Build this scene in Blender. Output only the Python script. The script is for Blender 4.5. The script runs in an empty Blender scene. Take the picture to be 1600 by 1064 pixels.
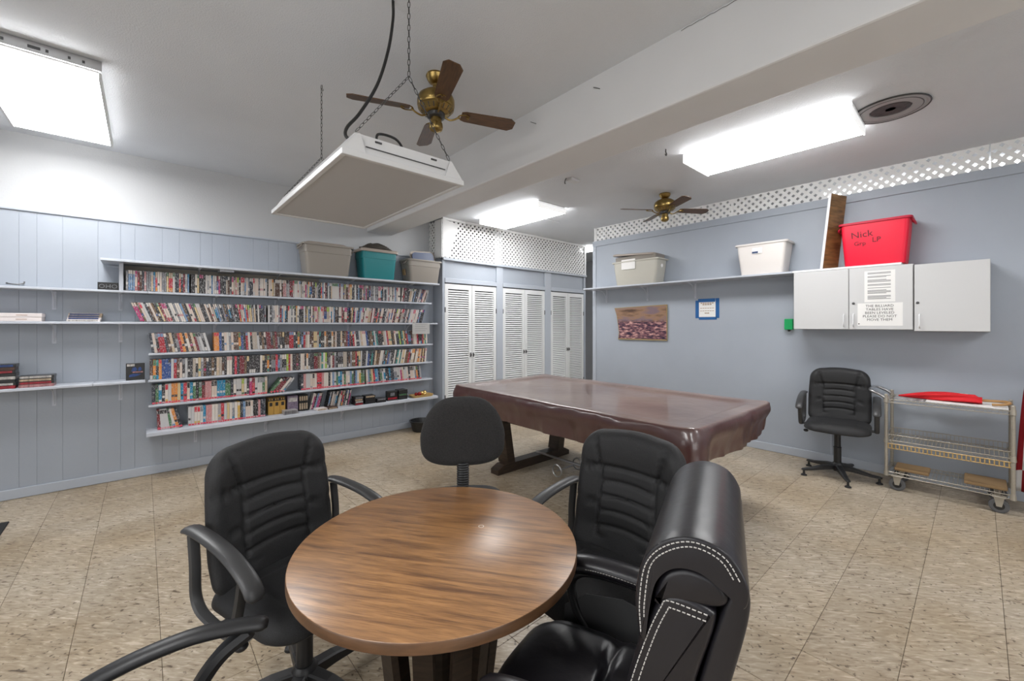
import bpy, bmesh, math, random
from mathutils import Vector, Matrix, noise
C = bpy.context.scene.collection
PI = math.pi
rnd = random.Random(7)

# ------------------------------------------------------------------ camera, world, exposure
cd = bpy.data.cameras.new('camera'); cam = bpy.data.objects.new('camera', cd); C.objects.link(cam)
cd.sensor_width = 36.0; cd.lens = 648.0 / 1600 * 36; cd.shift_y = -24.0 / 1600; cd.clip_start = 0.02
cam.location = (0, 0, 1.45); cam.rotation_euler = (PI / 2, 0, math.radians(48.366 - 90))
bpy.context.scene.camera = cam
sc = bpy.context.scene
sc.view_settings.view_transform = 'Standard'; sc.view_settings.look = 'None'
sc.view_settings.exposure = 0.96; sc.view_settings.gamma = 1.0; sc.view_settings.use_curve_mapping = False
w = bpy.data.worlds.new('world'); sc.world = w; w.use_nodes = True
w.node_tree.nodes['Background'].inputs[0].default_value = (0.75, 0.8, 0.9, 1)
w.node_tree.nodes['Background'].inputs[1].default_value = 0.3
LAMP = 11.0          # radiance of the fluorescent diffusers
LAMP_FILL = 9.0      # added unseen fixtures behind the camera and in the passage
def fill_light(name, loc, rot, sx, sy, watts):
    l = bpy.data.lights.new(name, 'AREA'); l.shape = 'RECTANGLE'; l.size = sx; l.size_y = sy; l.energy = watts; l.color = (1.0, 0.985, 0.96)
    o = bpy.data.objects.new(name, l); C.objects.link(o); o.location = loc; o.rotation_euler = rot
fill_light('room_fill', (0.6, -3.15, 1.35), (PI / 2, 0, 0), 4.4, 1.5, 24)          # added fill light at the wall behind the camera, facing +Y
fill_light('room_fill', (-2.55, 0.6, 1.35), (PI / 2, 0, -PI / 2), 3.6, 1.5, 22)    # second added fill light, at the near end wall, facing +X

# ------------------------------------------------------------------ materials
def mat(name, col, rough=0.6, metal=0.0, bump=None, var=None, emit=None, spec=0.5, coat=0, alpha=1, trans=0, sheen=0, coord='Object'):
    """bump=(scale,strength,distance)  var=(scale, amount, second colour or None, (sx,sy,sz))"""
    m = bpy.data.materials.new(name); m.use_nodes = True
    nt = m.node_tree; N = nt.nodes; L = nt.links; b = N['Principled BSDF']
    b.inputs['Base Color'].default_value = (*col, 1); b.inputs['Roughness'].default_value = rough
    b.inputs['Metallic'].default_value = metal; b.inputs['Specular IOR Level'].default_value = spec
    b.inputs['Coat Weight'].default_value = coat; b.inputs['Alpha'].default_value = alpha
    b.inputs['Transmission Weight'].default_value = trans; b.inputs['Sheen Weight'].default_value = sheen
    tc = N.new('ShaderNodeTexCoord')
    if emit:
        b.inputs['Emission Color'].default_value = (1, 1, 1, 1); b.inputs['Emission Strength'].default_value = emit
    if bump:
        n = N.new('ShaderNodeTexNoise'); n.inputs['Scale'].default_value = bump[0]; n.inputs['Detail'].default_value = 4
        L.new(tc.outputs[coord], n.inputs['Vector'])
        bp = N.new('ShaderNodeBump'); bp.inputs['Strength'].default_value = bump[1]; bp.inputs['Distance'].default_value = bump[2]
        L.new(n.outputs['Fac'], bp.inputs['Height']); L.new(bp.outputs['Normal'], b.inputs['Normal'])
    if var:
        sc_, am, c2, st = var
        mp = N.new('ShaderNodeMapping'); mp.inputs['Scale'].default_value = st
        L.new(tc.outputs[coord], mp.inputs['Vector'])
        n = N.new('ShaderNodeTexNoise'); n.inputs['Scale'].default_value = sc_; n.inputs['Detail'].default_value = 6
        L.new(mp.outputs[0], n.inputs['Vector'])
        r = N.new('ShaderNodeValToRGB'); r.color_ramp.elements[0].position = 0.35; r.color_ramp.elements[1].position = 0.65
        c2 = c2 or tuple(c * (1 - am) for c in col)
        r.color_ramp.elements[0].color = (*c2, 1); r.color_ramp.elements[1].color = (*col, 1)
        L.new(n.outputs['Fac'], r.inputs[0]); L.new(r.outputs[0], b.inputs['Base Color'])
    return m

M = {}
M['blue'] = mat('blue_grey_wall_paint', (0.36, 0.395, 0.448), 0.5, bump=(60, 0.15, 0.004), var=(3, 0.04, None, (1, 1, 1)))
M['bluetrim'] = mat('blue_grey_trim_paint', (0.42, 0.455, 0.51), 0.4, bump=(25, 0.1, 0.003))
M['shelf'] = mat('pale_blue_shelf_paint', (0.52, 0.55, 0.61), 0.4, bump=(25, 0.12, 0.003), var=(5, 0.1, None, (1, 1, 1)))
M['plaster'] = mat('stippled_white_plaster', (0.69, 0.71, 0.74), 0.85, bump=(110, 0.55, 0.006), var=(1.5, 0.05, None, (1, 1, 1)))
M['beam'] = mat('white_beam_paint', (0.68, 0.68, 0.68), 0.6, bump=(40, 0.15, 0.004), var=(2, 0.04, None, (1, 1, 1)))
M['upper'] = mat('white_upper_wall_paint', (0.54, 0.55, 0.56), 0.8, bump=(90, 0.3, 0.004))
M['white'] = mat('white_paint', (0.74, 0.75, 0.76), 0.45, bump=(30, 0.05, 0.003))
M['louvre'] = mat('white_louvre_paint', (0.70, 0.71, 0.71), 0.4)
M['lattice'] = mat('white_lattice_plastic', (0.80, 0.80, 0.79), 0.5)
M['beige'] = mat('bare_board', (0.34, 0.31, 0.26), 0.8, var=(4, 0.15, None, (1, 1, 6)))
M['dark'] = mat('closet_shade_dark', (0.05, 0.05, 0.055), 0.9)  # near-black colour stands in for the unlit shade inside the closets
M['grout'] = mat('dark_tile_joint', (0.10, 0.075, 0.05), 0.9)
M['lam'] = mat('white_laminate', (0.56, 0.56, 0.56), 0.35)
M['lamedge'] = mat('grey_cabinet_edge', (0.45, 0.45, 0.46), 0.5)
M['lamp'] = mat('lit_diffuser', (1, 1, 1), 0.5, emit=LAMP)
M['lampfill'] = mat('added_fill_diffuser', (1, 1, 1), 0.5, emit=LAMP_FILL)
M['lampfar'] = mat('lit_diffuser_far', (1, 1, 1), 0.5, emit=4.5)
M['endcap'] = mat('glowing_end_cap', (0.7, 0.7, 0.7), 0.5, emit=0.35)
M['fixture'] = mat('white_enamel_metal', (0.62, 0.62, 0.62), 0.35)
M['offpanel'] = mat('unlit_grey_diffuser', (0.50, 0.50, 0.505), 0.45)
M['brass'] = mat('antique_brass', (0.38, 0.26, 0.09), 0.28, 1.0, var=(12, 0.35, None, (1, 1, 1)))
M['walnutblade'] = mat('dark_walnut_blade', (0.12, 0.055, 0.02), 0.4, var=(9, 0.5, None, (1, 8, 1)))
M['blade_pale'] = mat('faded_walnut_blade', (0.17, 0.115, 0.075), 0.5, var=(9, 0.3, None, (1, 8, 1)))
M['chain'] = mat('dark_chain_metal', (0.09, 0.09, 0.09), 0.4, 0.8)
M['black_rubber'] = mat('black_rubber_cord', (0.012, 0.012, 0.012), 0.5)
M['fabric'] = mat('black_chair_fabric', (0.011, 0.011, 0.012), 0.62, bump=(420, 0.5, 0.002), var=(260, 0.6, (0.004, 0.004, 0.005), (1, 1, 1)), sheen=0.03)
M['fabric_b'] = mat('charcoal_woven_fabric', (0.026, 0.024, 0.024), 0.9, bump=(300, 0.6, 0.002), var=(220, 0.6, (0.012, 0.012, 0.012), (1, 1, 1)), sheen=0.05)
M['blackplastic'] = mat('black_moulded_plastic', (0.014, 0.014, 0.015), 0.42, bump=(350, 0.15, 0.001))
M['armplastic'] = mat('grey_black_armrest_plastic', (0.04, 0.04, 0.041), 0.4, bump=(350, 0.2, 0.001))
M['leather'] = mat('black_leather', (0.011, 0.010, 0.013), 0.34, bump=(35, 0.12, 0.006), spec=0.5)
M['thread'] = mat('pale_stitching_thread', (0.55, 0.53, 0.5), 0.8)
M['steel'] = mat('brushed_steel', (0.5, 0.5, 0.5), 0.3, 1.0)
M['wire'] = mat('cream_coated_wire', (0.40, 0.365, 0.305), 0.4, 0.45)
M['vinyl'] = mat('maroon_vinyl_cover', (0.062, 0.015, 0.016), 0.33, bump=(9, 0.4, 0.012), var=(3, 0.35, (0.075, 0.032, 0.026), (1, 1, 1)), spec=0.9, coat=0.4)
def paint_sheen(m):  # pale taupe painted on up-facing faces as reflected glare
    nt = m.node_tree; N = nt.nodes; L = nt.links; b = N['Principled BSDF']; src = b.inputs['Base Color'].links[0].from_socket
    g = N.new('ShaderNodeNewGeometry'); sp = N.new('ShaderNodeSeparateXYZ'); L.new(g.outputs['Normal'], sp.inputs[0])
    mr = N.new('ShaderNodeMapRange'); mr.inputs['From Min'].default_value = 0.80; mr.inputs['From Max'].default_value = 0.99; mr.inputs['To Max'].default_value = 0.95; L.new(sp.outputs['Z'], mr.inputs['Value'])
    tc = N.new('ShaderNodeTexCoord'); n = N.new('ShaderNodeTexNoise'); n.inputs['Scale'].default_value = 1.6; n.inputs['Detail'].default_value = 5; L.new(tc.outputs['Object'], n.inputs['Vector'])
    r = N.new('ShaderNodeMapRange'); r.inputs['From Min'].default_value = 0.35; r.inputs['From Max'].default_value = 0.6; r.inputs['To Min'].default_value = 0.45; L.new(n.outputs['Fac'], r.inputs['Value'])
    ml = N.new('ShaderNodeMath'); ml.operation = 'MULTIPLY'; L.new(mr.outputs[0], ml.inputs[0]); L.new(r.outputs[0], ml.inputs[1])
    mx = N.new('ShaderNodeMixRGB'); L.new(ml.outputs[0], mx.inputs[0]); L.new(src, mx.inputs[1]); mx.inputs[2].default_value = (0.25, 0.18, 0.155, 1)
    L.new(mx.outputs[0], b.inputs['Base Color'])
paint_sheen(M['vinyl'])
M['darkwood'] = mat('dark_stained_oak', (0.045, 0.028, 0.018), 0.45, var=(8, 0.5, None, (1, 1, 9)))
M['greytote'] = mat('taupe_plastic', (0.27, 0.245, 0.215), 0.4)
M['taupelid'] = mat('taupe_lid_plastic', (0.34, 0.29, 0.25), 0.4)
M['teal'] = mat('teal_plastic', (0.012, 0.20, 0.22), 0.4)
M['browncloth'] = mat('dark_brown_bundle', (0.045, 0.038, 0.03), 0.7)
M['redtote'] = mat('red_plastic', (0.78, 0.003, 0.035), 0.4)
M['redrim'] = mat('dark_red_plastic_rim', (0.50, 0.01, 0.04), 0.35)
M['cleartote'] = mat('milky_clear_plastic', (0.80, 0.76, 0.73), 0.3, alpha=0.88)
M['clearish'] = mat('cloudy_clear_plastic', (0.62, 0.60, 0.53), 0.3, alpha=0.72)
M['paper'] = mat('white_paper', (0.78, 0.77, 0.75), 0.8)
M['ink'] = mat('grey_print', (0.22, 0.22, 0.22), 0.8)
M['inkdark'] = mat('black_print', (0.03, 0.03, 0.03), 0.8)
M['inkbrown'] = mat('brown_print', (0.28, 0.16, 0.08), 0.8)
M['tape'] = mat('blue_painters_tape', (0.01, 0.10, 0.30), 0.6)
M['green'] = mat('green_plastic', (0.0, 0.36, 0.10), 0.4)
M['red'] = mat('red_cloth', (0.62, 0.005, 0.012), 0.7)
M['flagred'] = mat('deep_red_cloth', (0.35, 0.01, 0.02), 0.8)
M['cane'] = mat('varnished_cane', (0.40, 0.22, 0.08), 0.3)
M['boardwood'] = mat('stained_board', (0.30, 0.16, 0.055), 0.5, var=(5, 0.6, None, (1, 1, 6)))
M['pinkwhite'] = mat('off_white_card', (0.72, 0.66, 0.65), 0.6)
M['navy'] = mat('navy_print_card', (0.012, 0.035, 0.11), 0.4)
M['black'] = mat('black_plastic_case', (0.012, 0.012, 0.012), 0.3)
M['gold'] = mat('gold_print', (0.42, 0.24, 0.05), 0.4)
M['jewel'] = mat('clear_jewel_case', (0.45, 0.43, 0.42), 0.15, alpha=0.8)
M['tray'] = mat('woven_tray', (0.50, 0.33, 0.12), 0.6)
M['goldball'] = mat('gold_ornament', (0.75, 0.52, 0.2), 0.2, 0.9)
M['redball'] = mat('dark_red_ornament', (0.25, 0.01, 0.01), 0.25)
M['cardboard'] = mat('brown_cardboard', (0.30, 0.19, 0.09), 0.8)

def wood_top():
    m = bpy.data.materials.new('woodgrain_laminate'); m.use_nodes = True
    N = m.node_tree.nodes; L = m.node_tree.links; b = N['Principled BSDF']
    tc = N.new('ShaderNodeTexCoord'); mp = N.new('ShaderNodeMapping')
    mp.inputs['Scale'].default_value = (1.5, 17, 1)
    L.new(tc.outputs['Object'], mp.inputs[0])
    n1 = N.new('ShaderNodeTexNoise'); n1.inputs['Scale'].default_value = 2.6; n1.inputs['Detail'].default_value = 7; n1.inputs['Distortion'].default_value = 0.6
    L.new(mp.outputs[0], n1.inputs['Vector'])
    mp2 = N.new('ShaderNodeMapping'); mp2.inputs['Scale'].default_value = (9, 170, 1)
    L.new(tc.outputs['Object'], mp2.inputs[0])
    n2 = N.new('ShaderNodeTexNoise'); n2.inputs['Scale'].default_value = 2; n2.inputs['Detail'].default_value = 3
    L.new(mp2.outputs[0], n2.inputs['Vector'])
    r = N.new('ShaderNodeValToRGB'); e = r.color_ramp.elements
    e[0].position = 0.30; e[0].color = (0.15, 0.066, 0.026, 1); e[1].position = 0.66; e[1].color = (0.43, 0.215, 0.08, 1)
    x = e.new(0.47); x.color = (0.31, 0.15, 0.055, 1)
    L.new(n1.outputs['Fac'], r.inputs[0])
    mx = N.new('ShaderNodeMixRGB'); mx.blend_type = 'MULTIPLY'; mx.inputs[0].default_value = 0.6
    r2 = N.new('ShaderNodeValToRGB'); r2.color_ramp.elements[0].position = 0.35; r2.color_ramp.elements[0].color = (0.5, 0.45, 0.4, 1); r2.color_ramp.elements[1].position = 0.55
    L.new(n2.outputs['Fac'], r2.inputs[0]); L.new(r.outputs[0], mx.inputs[1]); L.new(r2.outputs[0], mx.inputs[2])
    L.new(mx.outputs[0], b.inputs['Base Color']); b.inputs['Roughness'].default_value = 0.36; b.inputs['Specular IOR Level'].default_value = 0.9; b.inputs['Coat Weight'].default_value = 0.5; b.inputs['Coat Roughness'].default_value = 0.33
    return m
M['wood'] = wood_top()
M['woodedge'] = mat('brown_laminate_edge', (0.15, 0.075, 0.035), 0.4, var=(10, 0.35, None, (1, 1, 5)))

def tile_mat():
    m = bpy.data.materials.new('streaked_vinyl_tile'); m.use_nodes = True
    N = m.node_tree.nodes; L = m.node_tree.links; b = N['Principled BSDF']
    g = N.new('ShaderNodeNewGeometry'); oi = N.new('ShaderNodeObjectInfo')
    vr = N.new('ShaderNodeVectorRotate'); vr.rotation_type = 'Z_AXIS'; vr.inputs['Angle'].default_value = math.radians(47)
    L.new(g.outputs['Position'], vr.inputs['Vector'])
    mp = N.new('ShaderNodeMapping'); mp.inputs['Scale'].default_value = (15, 70, 14)
    L.new(vr.outputs[0], mp.inputs[0])
    st = N.new('ShaderNodeTexNoise'); st.inputs['Scale'].default_value = 1.0; st.inputs['Detail'].default_value = 4; st.inputs['Distortion'].default_value = 0.8
    L.new(mp.outputs[0], st.inputs['Vector'])
    r = N.new('ShaderNodeValToRGB'); e = r.color_ramp.elements
    e[0].position = 0.30; e[0].color = (0.11, 0.075, 0.045, 1); e[1].position = 0.70; e[1].color = (0.64, 0.57, 0.48, 1)
    x = e.new(0.36); x.color = (0.36, 0.295, 0.215, 1); x = e.new(0.58); x.color = (0.48, 0.41, 0.315, 1)
    L.new(st.outputs['Fac'], r.inputs[0])
    big = N.new('ShaderNodeTexNoise'); big.inputs['Scale'].default_value = 1.1; big.inputs['Detail'].default_value = 6
    L.new(g.outputs['Position'], big.inputs['Vector'])
    rb = N.new('ShaderNodeValToRGB'); rb.color_ramp.elements[0].position = 0.36; rb.color_ramp.elements[0].color = (0.78, 0.70, 0.58, 1); rb.color_ramp.elements[1].position = 0.6; rb.color_ramp.elements[1].color = (1, 1, 1, 1)
    L.new(big.outputs['Fac'], rb.inputs[0])
    m1 = N.new('ShaderNodeMixRGB'); m1.blend_type = 'MULTIPLY'; m1.inputs[0].default_value = 0.9
    L.new(r.outputs[0], m1.inputs[1]); L.new(rb.outputs[0], m1.inputs[2])
    # per tile tint
    mr = N.new('ShaderNodeMapRange'); mr.inputs['To Min'].default_value = 0.9; mr.inputs['To Max'].default_value = 1.04
    L.new(oi.outputs['Random'], mr.inputs['Value'])
    m2 = N.new('ShaderNodeVectorMath'); m2.operation = 'SCALE'; L.new(m1.outputs[0], m2.inputs[0]); L.new(mr.outputs[0], m2.inputs['Scale'])
    # dark pock marks
    v = N.new('ShaderNodeTexVoronoi'); v.inputs['Scale'].default_value = 13; L.new(g.outputs['Position'], v.inputs['Vector'])
    rv = N.new('ShaderNodeValToRGB'); rv.color_ramp.elements[0].position = 0.055; rv.color_ramp.elements[0].color = (0.16, 0.12, 0.09, 1); rv.color_ramp.elements[1].position = 0.085; rv.color_ramp.elements[1].color = (1, 1, 1, 1)
    L.new(v.outputs['Distance'], rv.inputs[0])
    m3 = N.new('ShaderNodeMixRGB'); m3.blend_type = 'MULTIPLY'; m3.inputs[0].default_value = 0.85
    L.new(m2.outputs[0], m3.inputs[1]); L.new(rv.outputs[0], m3.inputs[2])
    v2 = N.new('ShaderNodeTexNoise'); v2.inputs['Scale'].default_value = 42; v2.inputs['Detail'].default_value = 3; L.new(g.outputs['Position'], v2.inputs['Vector'])
    rv2 = N.new('ShaderNodeValToRGB'); rv2.color_ramp.elements[0].position = 0.31; rv2.color_ramp.elements[0].color = (0.22, 0.17, 0.13, 1); rv2.color_ramp.elements[1].position = 0.375; rv2.color_ramp.elements[1].color = (1, 1, 1, 1)
    L.new(v2.outputs['Fac'], rv2.inputs[0])
    m4 = N.new('ShaderNodeMixRGB'); m4.blend_type = 'MULTIPLY'; m4.inputs[0].default_value = 0.9
    L.new(m3.outputs[0], m4.inputs[1]); L.new(rv2.outputs[0], m4.inputs[2])
    L.new(m4.outputs[0], b.inputs['Base Color'])
    mr2 = N.new('ShaderNodeMapRange'); mr2.inputs['To Min'].default_value = 0.28; mr2.inputs['To Max'].default_value = 0.5
    L.new(big.outputs['Fac'], mr2.inputs['Value']); L.new(mr2.outputs[0], b.inputs['Roughness'])
    return m
M['tile'] = tile_mat()

def spine_mat():
    """printed card spines: colour attribute of the print blocks, broken up by fine lettering-like noise"""
    m = bpy.data.materials.new('printed_spine'); m.use_nodes = True
    N = m.node_tree.nodes; L = m.node_tree.links; b = N['Principled BSDF']
    a = N.new('ShaderNodeVertexColor'); a.layer_name = 'Col'
    g = N.new('ShaderNodeNewGeometry'); mp = N.new('ShaderNodeMapping'); mp.inputs['Scale'].default_value = (150, 10, 55)
    L.new(g.outputs['Position'], mp.inputs[0])
    n = N.new('ShaderNodeTexNoise'); n.inputs['Scale'].default_value = 1; n.inputs['Detail'].default_value = 2
    L.new(mp.outputs[0], n.inputs['Vector'])
    r = N.new('ShaderNodeValToRGB'); r.color_ramp.elements[0].position = 0.54; r.color_ramp.elements[0].color = (0, 0, 0, 1); r.color_ramp.elements[1].position = 0.61; r.color_ramp.elements[1].color = (1, 1, 1, 1)
    L.new(n.outputs['Fac'], r.inputs[0])
    inv = N.new('ShaderNodeInvert'); L.new(a.outputs['Color'], inv.inputs['Color'])
    mx = N.new('ShaderNodeMixRGB'); L.new(a.outputs['Color'], mx.inputs[1]); L.new(inv.outputs[0], mx.inputs[2])
    ml = N.new('ShaderNodeMath'); ml.operation = 'MULTIPLY'; ml.inputs[1].default_value = 0.27; L.new(r.outputs[0], ml.inputs[0]); L.new(ml.outputs[0], mx.inputs[0])
    L.new(mx.outputs[0], b.inputs['Base Color']); b.inputs['Roughness'].default_value = 0.35
    return m
M['spine'] = spine_mat()

def photo_mat():
    m = bpy.data.materials.new('printed_landscape'); m.use_nodes = True
    N = m.node_tree.nodes; L = m.node_tree.links; b = N['Principled BSDF']
    tc = N.new('ShaderNodeTexCoord'); mp = N.new('ShaderNodeMapping'); mp.inputs['Scale'].default_value = (1, 1, 3.2); L.new(tc.outputs['Object'], mp.inputs[0])
    n = N.new('ShaderNodeTexNoise'); n.inputs['Scale'].default_value = 15; n.inputs['Detail'].default_value = 8; L.new(mp.outputs[0], n.inputs['Vector'])
    r = N.new('ShaderNodeValToRGB'); e = r.color_ramp.elements
    e[0].position = 0.38; e[0].color = (0.03, 0.02, 0.045, 1); e[1].position = 0.66; e[1].color = (0.62, 0.36, 0.32, 1)
    x = e.new(0.5); x.color = (0.16, 0.07, 0.09, 1)
    L.new(n.outputs['Fac'], r.inputs[0])
    mp2 = N.new('ShaderNodeMapping'); mp2.inputs['Scale'].default_value = (1, 0.9, 4); L.new(tc.outputs['Object'], mp2.inputs[0])
    n2 = N.new('ShaderNodeTexNoise'); n2.inputs['Scale'].default_value = 3; n2.inputs['Detail'].default_value = 5; L.new(mp2.outputs[0], n2.inputs['Vector'])
    r2 = N.new('ShaderNodeValToRGB'); e = r2.color_ramp.elements
    e[0].position = 0.35; e[0].color = (0.09, 0.05, 0.035, 1); e[1].position = 0.60; e[1].color = (0.20, 0.14, 0.16, 1); x = e.new(0.5); x.color = (0.30, 0.18, 0.11, 1)
    L.new(n2.outputs['Fac'], r2.inputs[0])
    sp = N.new('ShaderNodeSeparateXYZ'); L.new(tc.outputs['Object'], sp.inputs[0])
    mr = N.new('ShaderNodeMapRange'); mr.inputs['From Min'].default_value = 0.25; mr.inputs['From Max'].default_value = 0.30; L.new(sp.outputs['Z'], mr.inputs['Value'])
    mx = N.new('ShaderNodeMixRGB'); L.new(mr.outputs[0], mx.inputs[0]); L.new(r.outputs[0], mx.inputs[1]); L.new(r2.outputs[0], mx.inputs[2])
    L.new(mx.outputs[0], b.inputs['Base Color']); b.inputs['Roughness'].default_value = 0.3
    return m
M['landscape'] = photo_mat()

# ------------------------------------------------------------------ mesh helpers
def nb(): return bmesh.new()
def obj(name, bm, mats, parent=None, loc=None, rot=None, smooth=False, label=None, kind=None, sharp=None):
    me = bpy.data.meshes.new(name); bmesh.ops.recalc_face_normals(bm, faces=bm.faces); bm.to_mesh(me); bm.free()
    if not isinstance(mats, (list, tuple)): mats = [mats]
    for m in mats: me.materials.append(m)
    if smooth:
        me.polygons.foreach_set('use_smooth', [True] * len(me.polygons))
        for p in me.polygons:
            if len(p.vertices) > 12: p.use_smooth = False
        if sharp: me.set_sharp_from_angle(angle=math.radians(sharp))
    o = bpy.data.objects.new(name, me); C.objects.link(o)
    if parent: o.parent = parent
    if loc: o.location = loc
    if rot: o.rotation_euler = rot
    if label: o['label'] = label
    if kind: o['kind'] = kind
    return o
def empty(name, loc=(0, 0, 0), rz=0):
    o = bpy.data.objects.new(name, None); C.objects.link(o); o.empty_display_size = 0.05
    o.location = loc; o.rotation_euler = (0, 0, rz); return o
def tag(o, label, cat, group=None):
    o['label'] = label; o['category'] = cat
    if group: o['group'] = group
    return o
def struct(o): o['kind'] = 'structure'; return o
KIDS = {}
def kids(o): return [c for c in bpy.data.objects if c.parent == o]
def copy_tree(o, parent=None):
    c = o.copy(); C.objects.link(c); c.parent = parent
    for ch in kids(o): copy_tree(ch, c)
    return c
def instance(o, parent, loc=None, rot=None):
    c = o.copy(); C.objects.link(c); c.parent = parent
    if loc is not None: c.location = loc
    if rot is not None: c.rotation_euler = rot
    return c

def box(bm, x0, y0, z0, x1, y1, z1, mi=0, bev=0):
    if x1 < x0: x0, x1 = x1, x0
    if y1 < y0: y0, y1 = y1, y0
    if z1 < z0: z0, z1 = z1, z0
    r = bmesh.ops.create_cube(bm, size=1, matrix=Matrix.Translation(((x0 + x1) / 2, (y0 + y1) / 2, (z0 + z1) / 2)) @ Matrix.Diagonal((x1 - x0, y1 - y0, z1 - z0, 1)))
    vs = r['verts']; fs = {f for v in vs for f in v.link_faces}
    for f in fs: f.material_index = mi
    if bev:
        es = list({e for v in vs for e in v.link_edges})
        rr = bmesh.ops.bevel(bm, geom=es, offset=bev, segments=2 if bev > 0.004 else 1, affect='EDGES', profile=0.5)
        for f in rr['faces']: f.material_index = mi
    return bm
def obox(bm, M4, sx, sy, sz, mi=0):
    r = bmesh.ops.create_cube(bm, size=1, matrix=M4 @ Matrix.Diagonal((sx, sy, sz, 1)))
    for f in {f for v in r['verts'] for f in v.link_faces}: f.material_index = mi
def bar(bm, p, q, w, h, mi=0, up=(0, 0, 1)):
    p = Vector(p); q = Vector(q); d = q - p; L = d.length; y = d.normalized(); u = Vector(up)
    x = y.cross(u); x = x.normalized() if x.length > 1e-5 else y.orthogonal().normalized(); z = x.cross(y)
    R = Matrix((x, y, z)).transposed().to_4x4()
    obox(bm, Matrix.Translation((p + q) / 2) @ R, w, L, h, mi)
def loft(bm, loops, closed=True, cap=(True, True), mi=0):
    rows = [[bm.verts.new(p) for p in l] for l in loops]
    n = len(rows[0])
    for a, b in zip(rows, rows[1:]):
        for i in range(n if closed else n - 1):
            j = (i + 1) % n
            try:
                f = bm.faces.new((a[i], a[j], b[j], b[i])); f.material_index = mi
            except ValueError: pass
    if cap[0]: f = bm.faces.new(rows[0][::-1]); f.material_index = mi
    if cap[1]: f = bm.faces.new(rows[-1]); f.material_index = mi
    return rows
def tube(bm, pts, r, n=8, mi=0, cap=True, ratio=1.0, side=None):
    """round (or elliptical, with ratio) tube; r may be a list; side fixes the wide axis"""
    pts = [Vector(p) for p in pts]; m = len(pts)
    rs = r if isinstance(r, (list, tuple)) else [r] * m
    t0 = (pts[1] - pts[0]).normalized(); s = Vector(side).normalized() if side else t0.orthogonal().normalized(); loops = []
    for i in range(m):
        t = (pts[min(i + 1, m - 1)] - pts[max(i - 1, 0)]).normalized()
        if side: s = Vector(side); s = (s - t * s.dot(t)).normalized()
        else: s = (s - t * s.dot(t)).normalized()
        b = t.cross(s)
        loops.append([pts[i] + (s * math.cos(2 * PI * k / n) + b * math.sin(2 * PI * k / n) * ratio) * rs[i] for k in range(n)])
    loft(bm, loops, cap=(cap, cap), mi=mi)
def curve_pts(pts, n=8):
    """catmull-rom through pts"""
    P = [Vector(p) for p in pts]; P = [P[0] * 2 - P[1]] + P + [P[-1] * 2 - P[-2]]; out = []
    for i in range(1, len(P) - 2):
        for k in range(n):
            t = k / n; a, b, c, d = P[i - 1:i + 3]
            out.append(0.5 * ((2 * b) + (c - a) * t + (2 * a - 5 * b + 4 * c - d) * t * t + (3 * b - a - 3 * c + d) * t ** 3))
    out.append(P[-2]); return out
def lathe(bm, prof, n=24, c=(0, 0, 0), mi=0, cap=(True, True)):
    c = Vector(c)
    loft(bm, [[c + Vector((r * math.cos(2 * PI * k / n), r * math.sin(2 * PI * k / n), z)) for k in range(n)] for r, z in prof], cap=cap, mi=mi)
def rrect(hx, hy, r, n=5, z=0, c=(0, 0)):
    r = min(r, hx * 0.999, hy * 0.999); out = []
    for qx, qy, a0 in ((1, 1, 0), (-1, 1, PI / 2), (-1, -1, PI), (1, -1, 1.5 * PI)):
        for k in range(n + 1):
            a = a0 + PI / 2 * k / n
            out.append(Vector((c[0] + qx * (hx - r) + r * math.cos(a), c[1] + qy * (hy - r) + r * math.sin(a), z)))
    return out
def prism(bm, poly, f0, f1, mi=0):
    """poly = list of 2d pts, f0/f1 map a 2d pt to the 3d front/back point"""
    loft(bm, [[f0(p) for p in poly], [f1(p) for p in poly]], mi=mi)
def pad(bm, outline, T, disp, place, rings=20, edge=0.22, back=0.0, mi=0, cen=(0, 0)):
    """cushion: closed outline of 2d points, thickness T in front and back*T behind, disp(x,y)->extra height, place(x,h,y)->point"""
    n = len(outline); cx, cy = cen
    def prof(r): return (max(0.0, 1 - max(0.0, (r - (1 - edge)) / edge) ** 2.2)) ** 0.5
    rr = [0.03] + [(i / rings) for i in range(1, rings)] + [0.965, 0.985, 0.997, 1.0]
    rr = sorted(set(rr)); loops = []
    for r in rr:
        loops.append([place(cx + (x - cx) * r, T * prof(r) + disp(x * r + cx * (1 - r), y * r + cy * (1 - r)) * prof(r), cy + (y - cy) * r) for x, y in outline])
    for r in (1.0, 0.985, 0.93, 0.8, 0.4, 0.05):
        loops.append([place(cx + (x - cx) * r, -back * T * prof(r) - 0.0005, cy + (y - cy) * r) for x, y in outline])
    loft(bm, loops, mi=mi)
def text_bm(bm, body, size, M4, mi=0, align='CENTER', space=1.0):
    cu = bpy.data.curves.new('t', 'FONT'); cu.body = body; cu.size = size; cu.align_x = align; cu.space_line = space; cu.extrude = 0.0004; cu.resolution_u = 2
    o = bpy.data.objects.new('t', cu); C.objects.link(o)
    dg = bpy.context.evaluated_depsgraph_get(); dg.update(); me = o.evaluated_get(dg).to_mesh()
    off = len(bm.verts); vs = [bm.verts.new(M4 @ v.co) for v in me.vertices]
    for p in me.polygons:
        try: f = bm.faces.new([vs[i] for i in p.vertices]); f.material_index = mi
        except ValueError: pass
    o.evaluated_get(dg).to_mesh_clear(); bpy.data.objects.remove(o); bpy.data.curves.remove(cu)
def face_x(x, y, z):
    """text frame on a wall facing -X: text x runs to -Y, text y to +Z"""
    return Matrix(((0, 0, -1, x), (-1, 0, 0, y), (0, 1, 0, z), (0, 0, 0, 1)))
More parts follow.
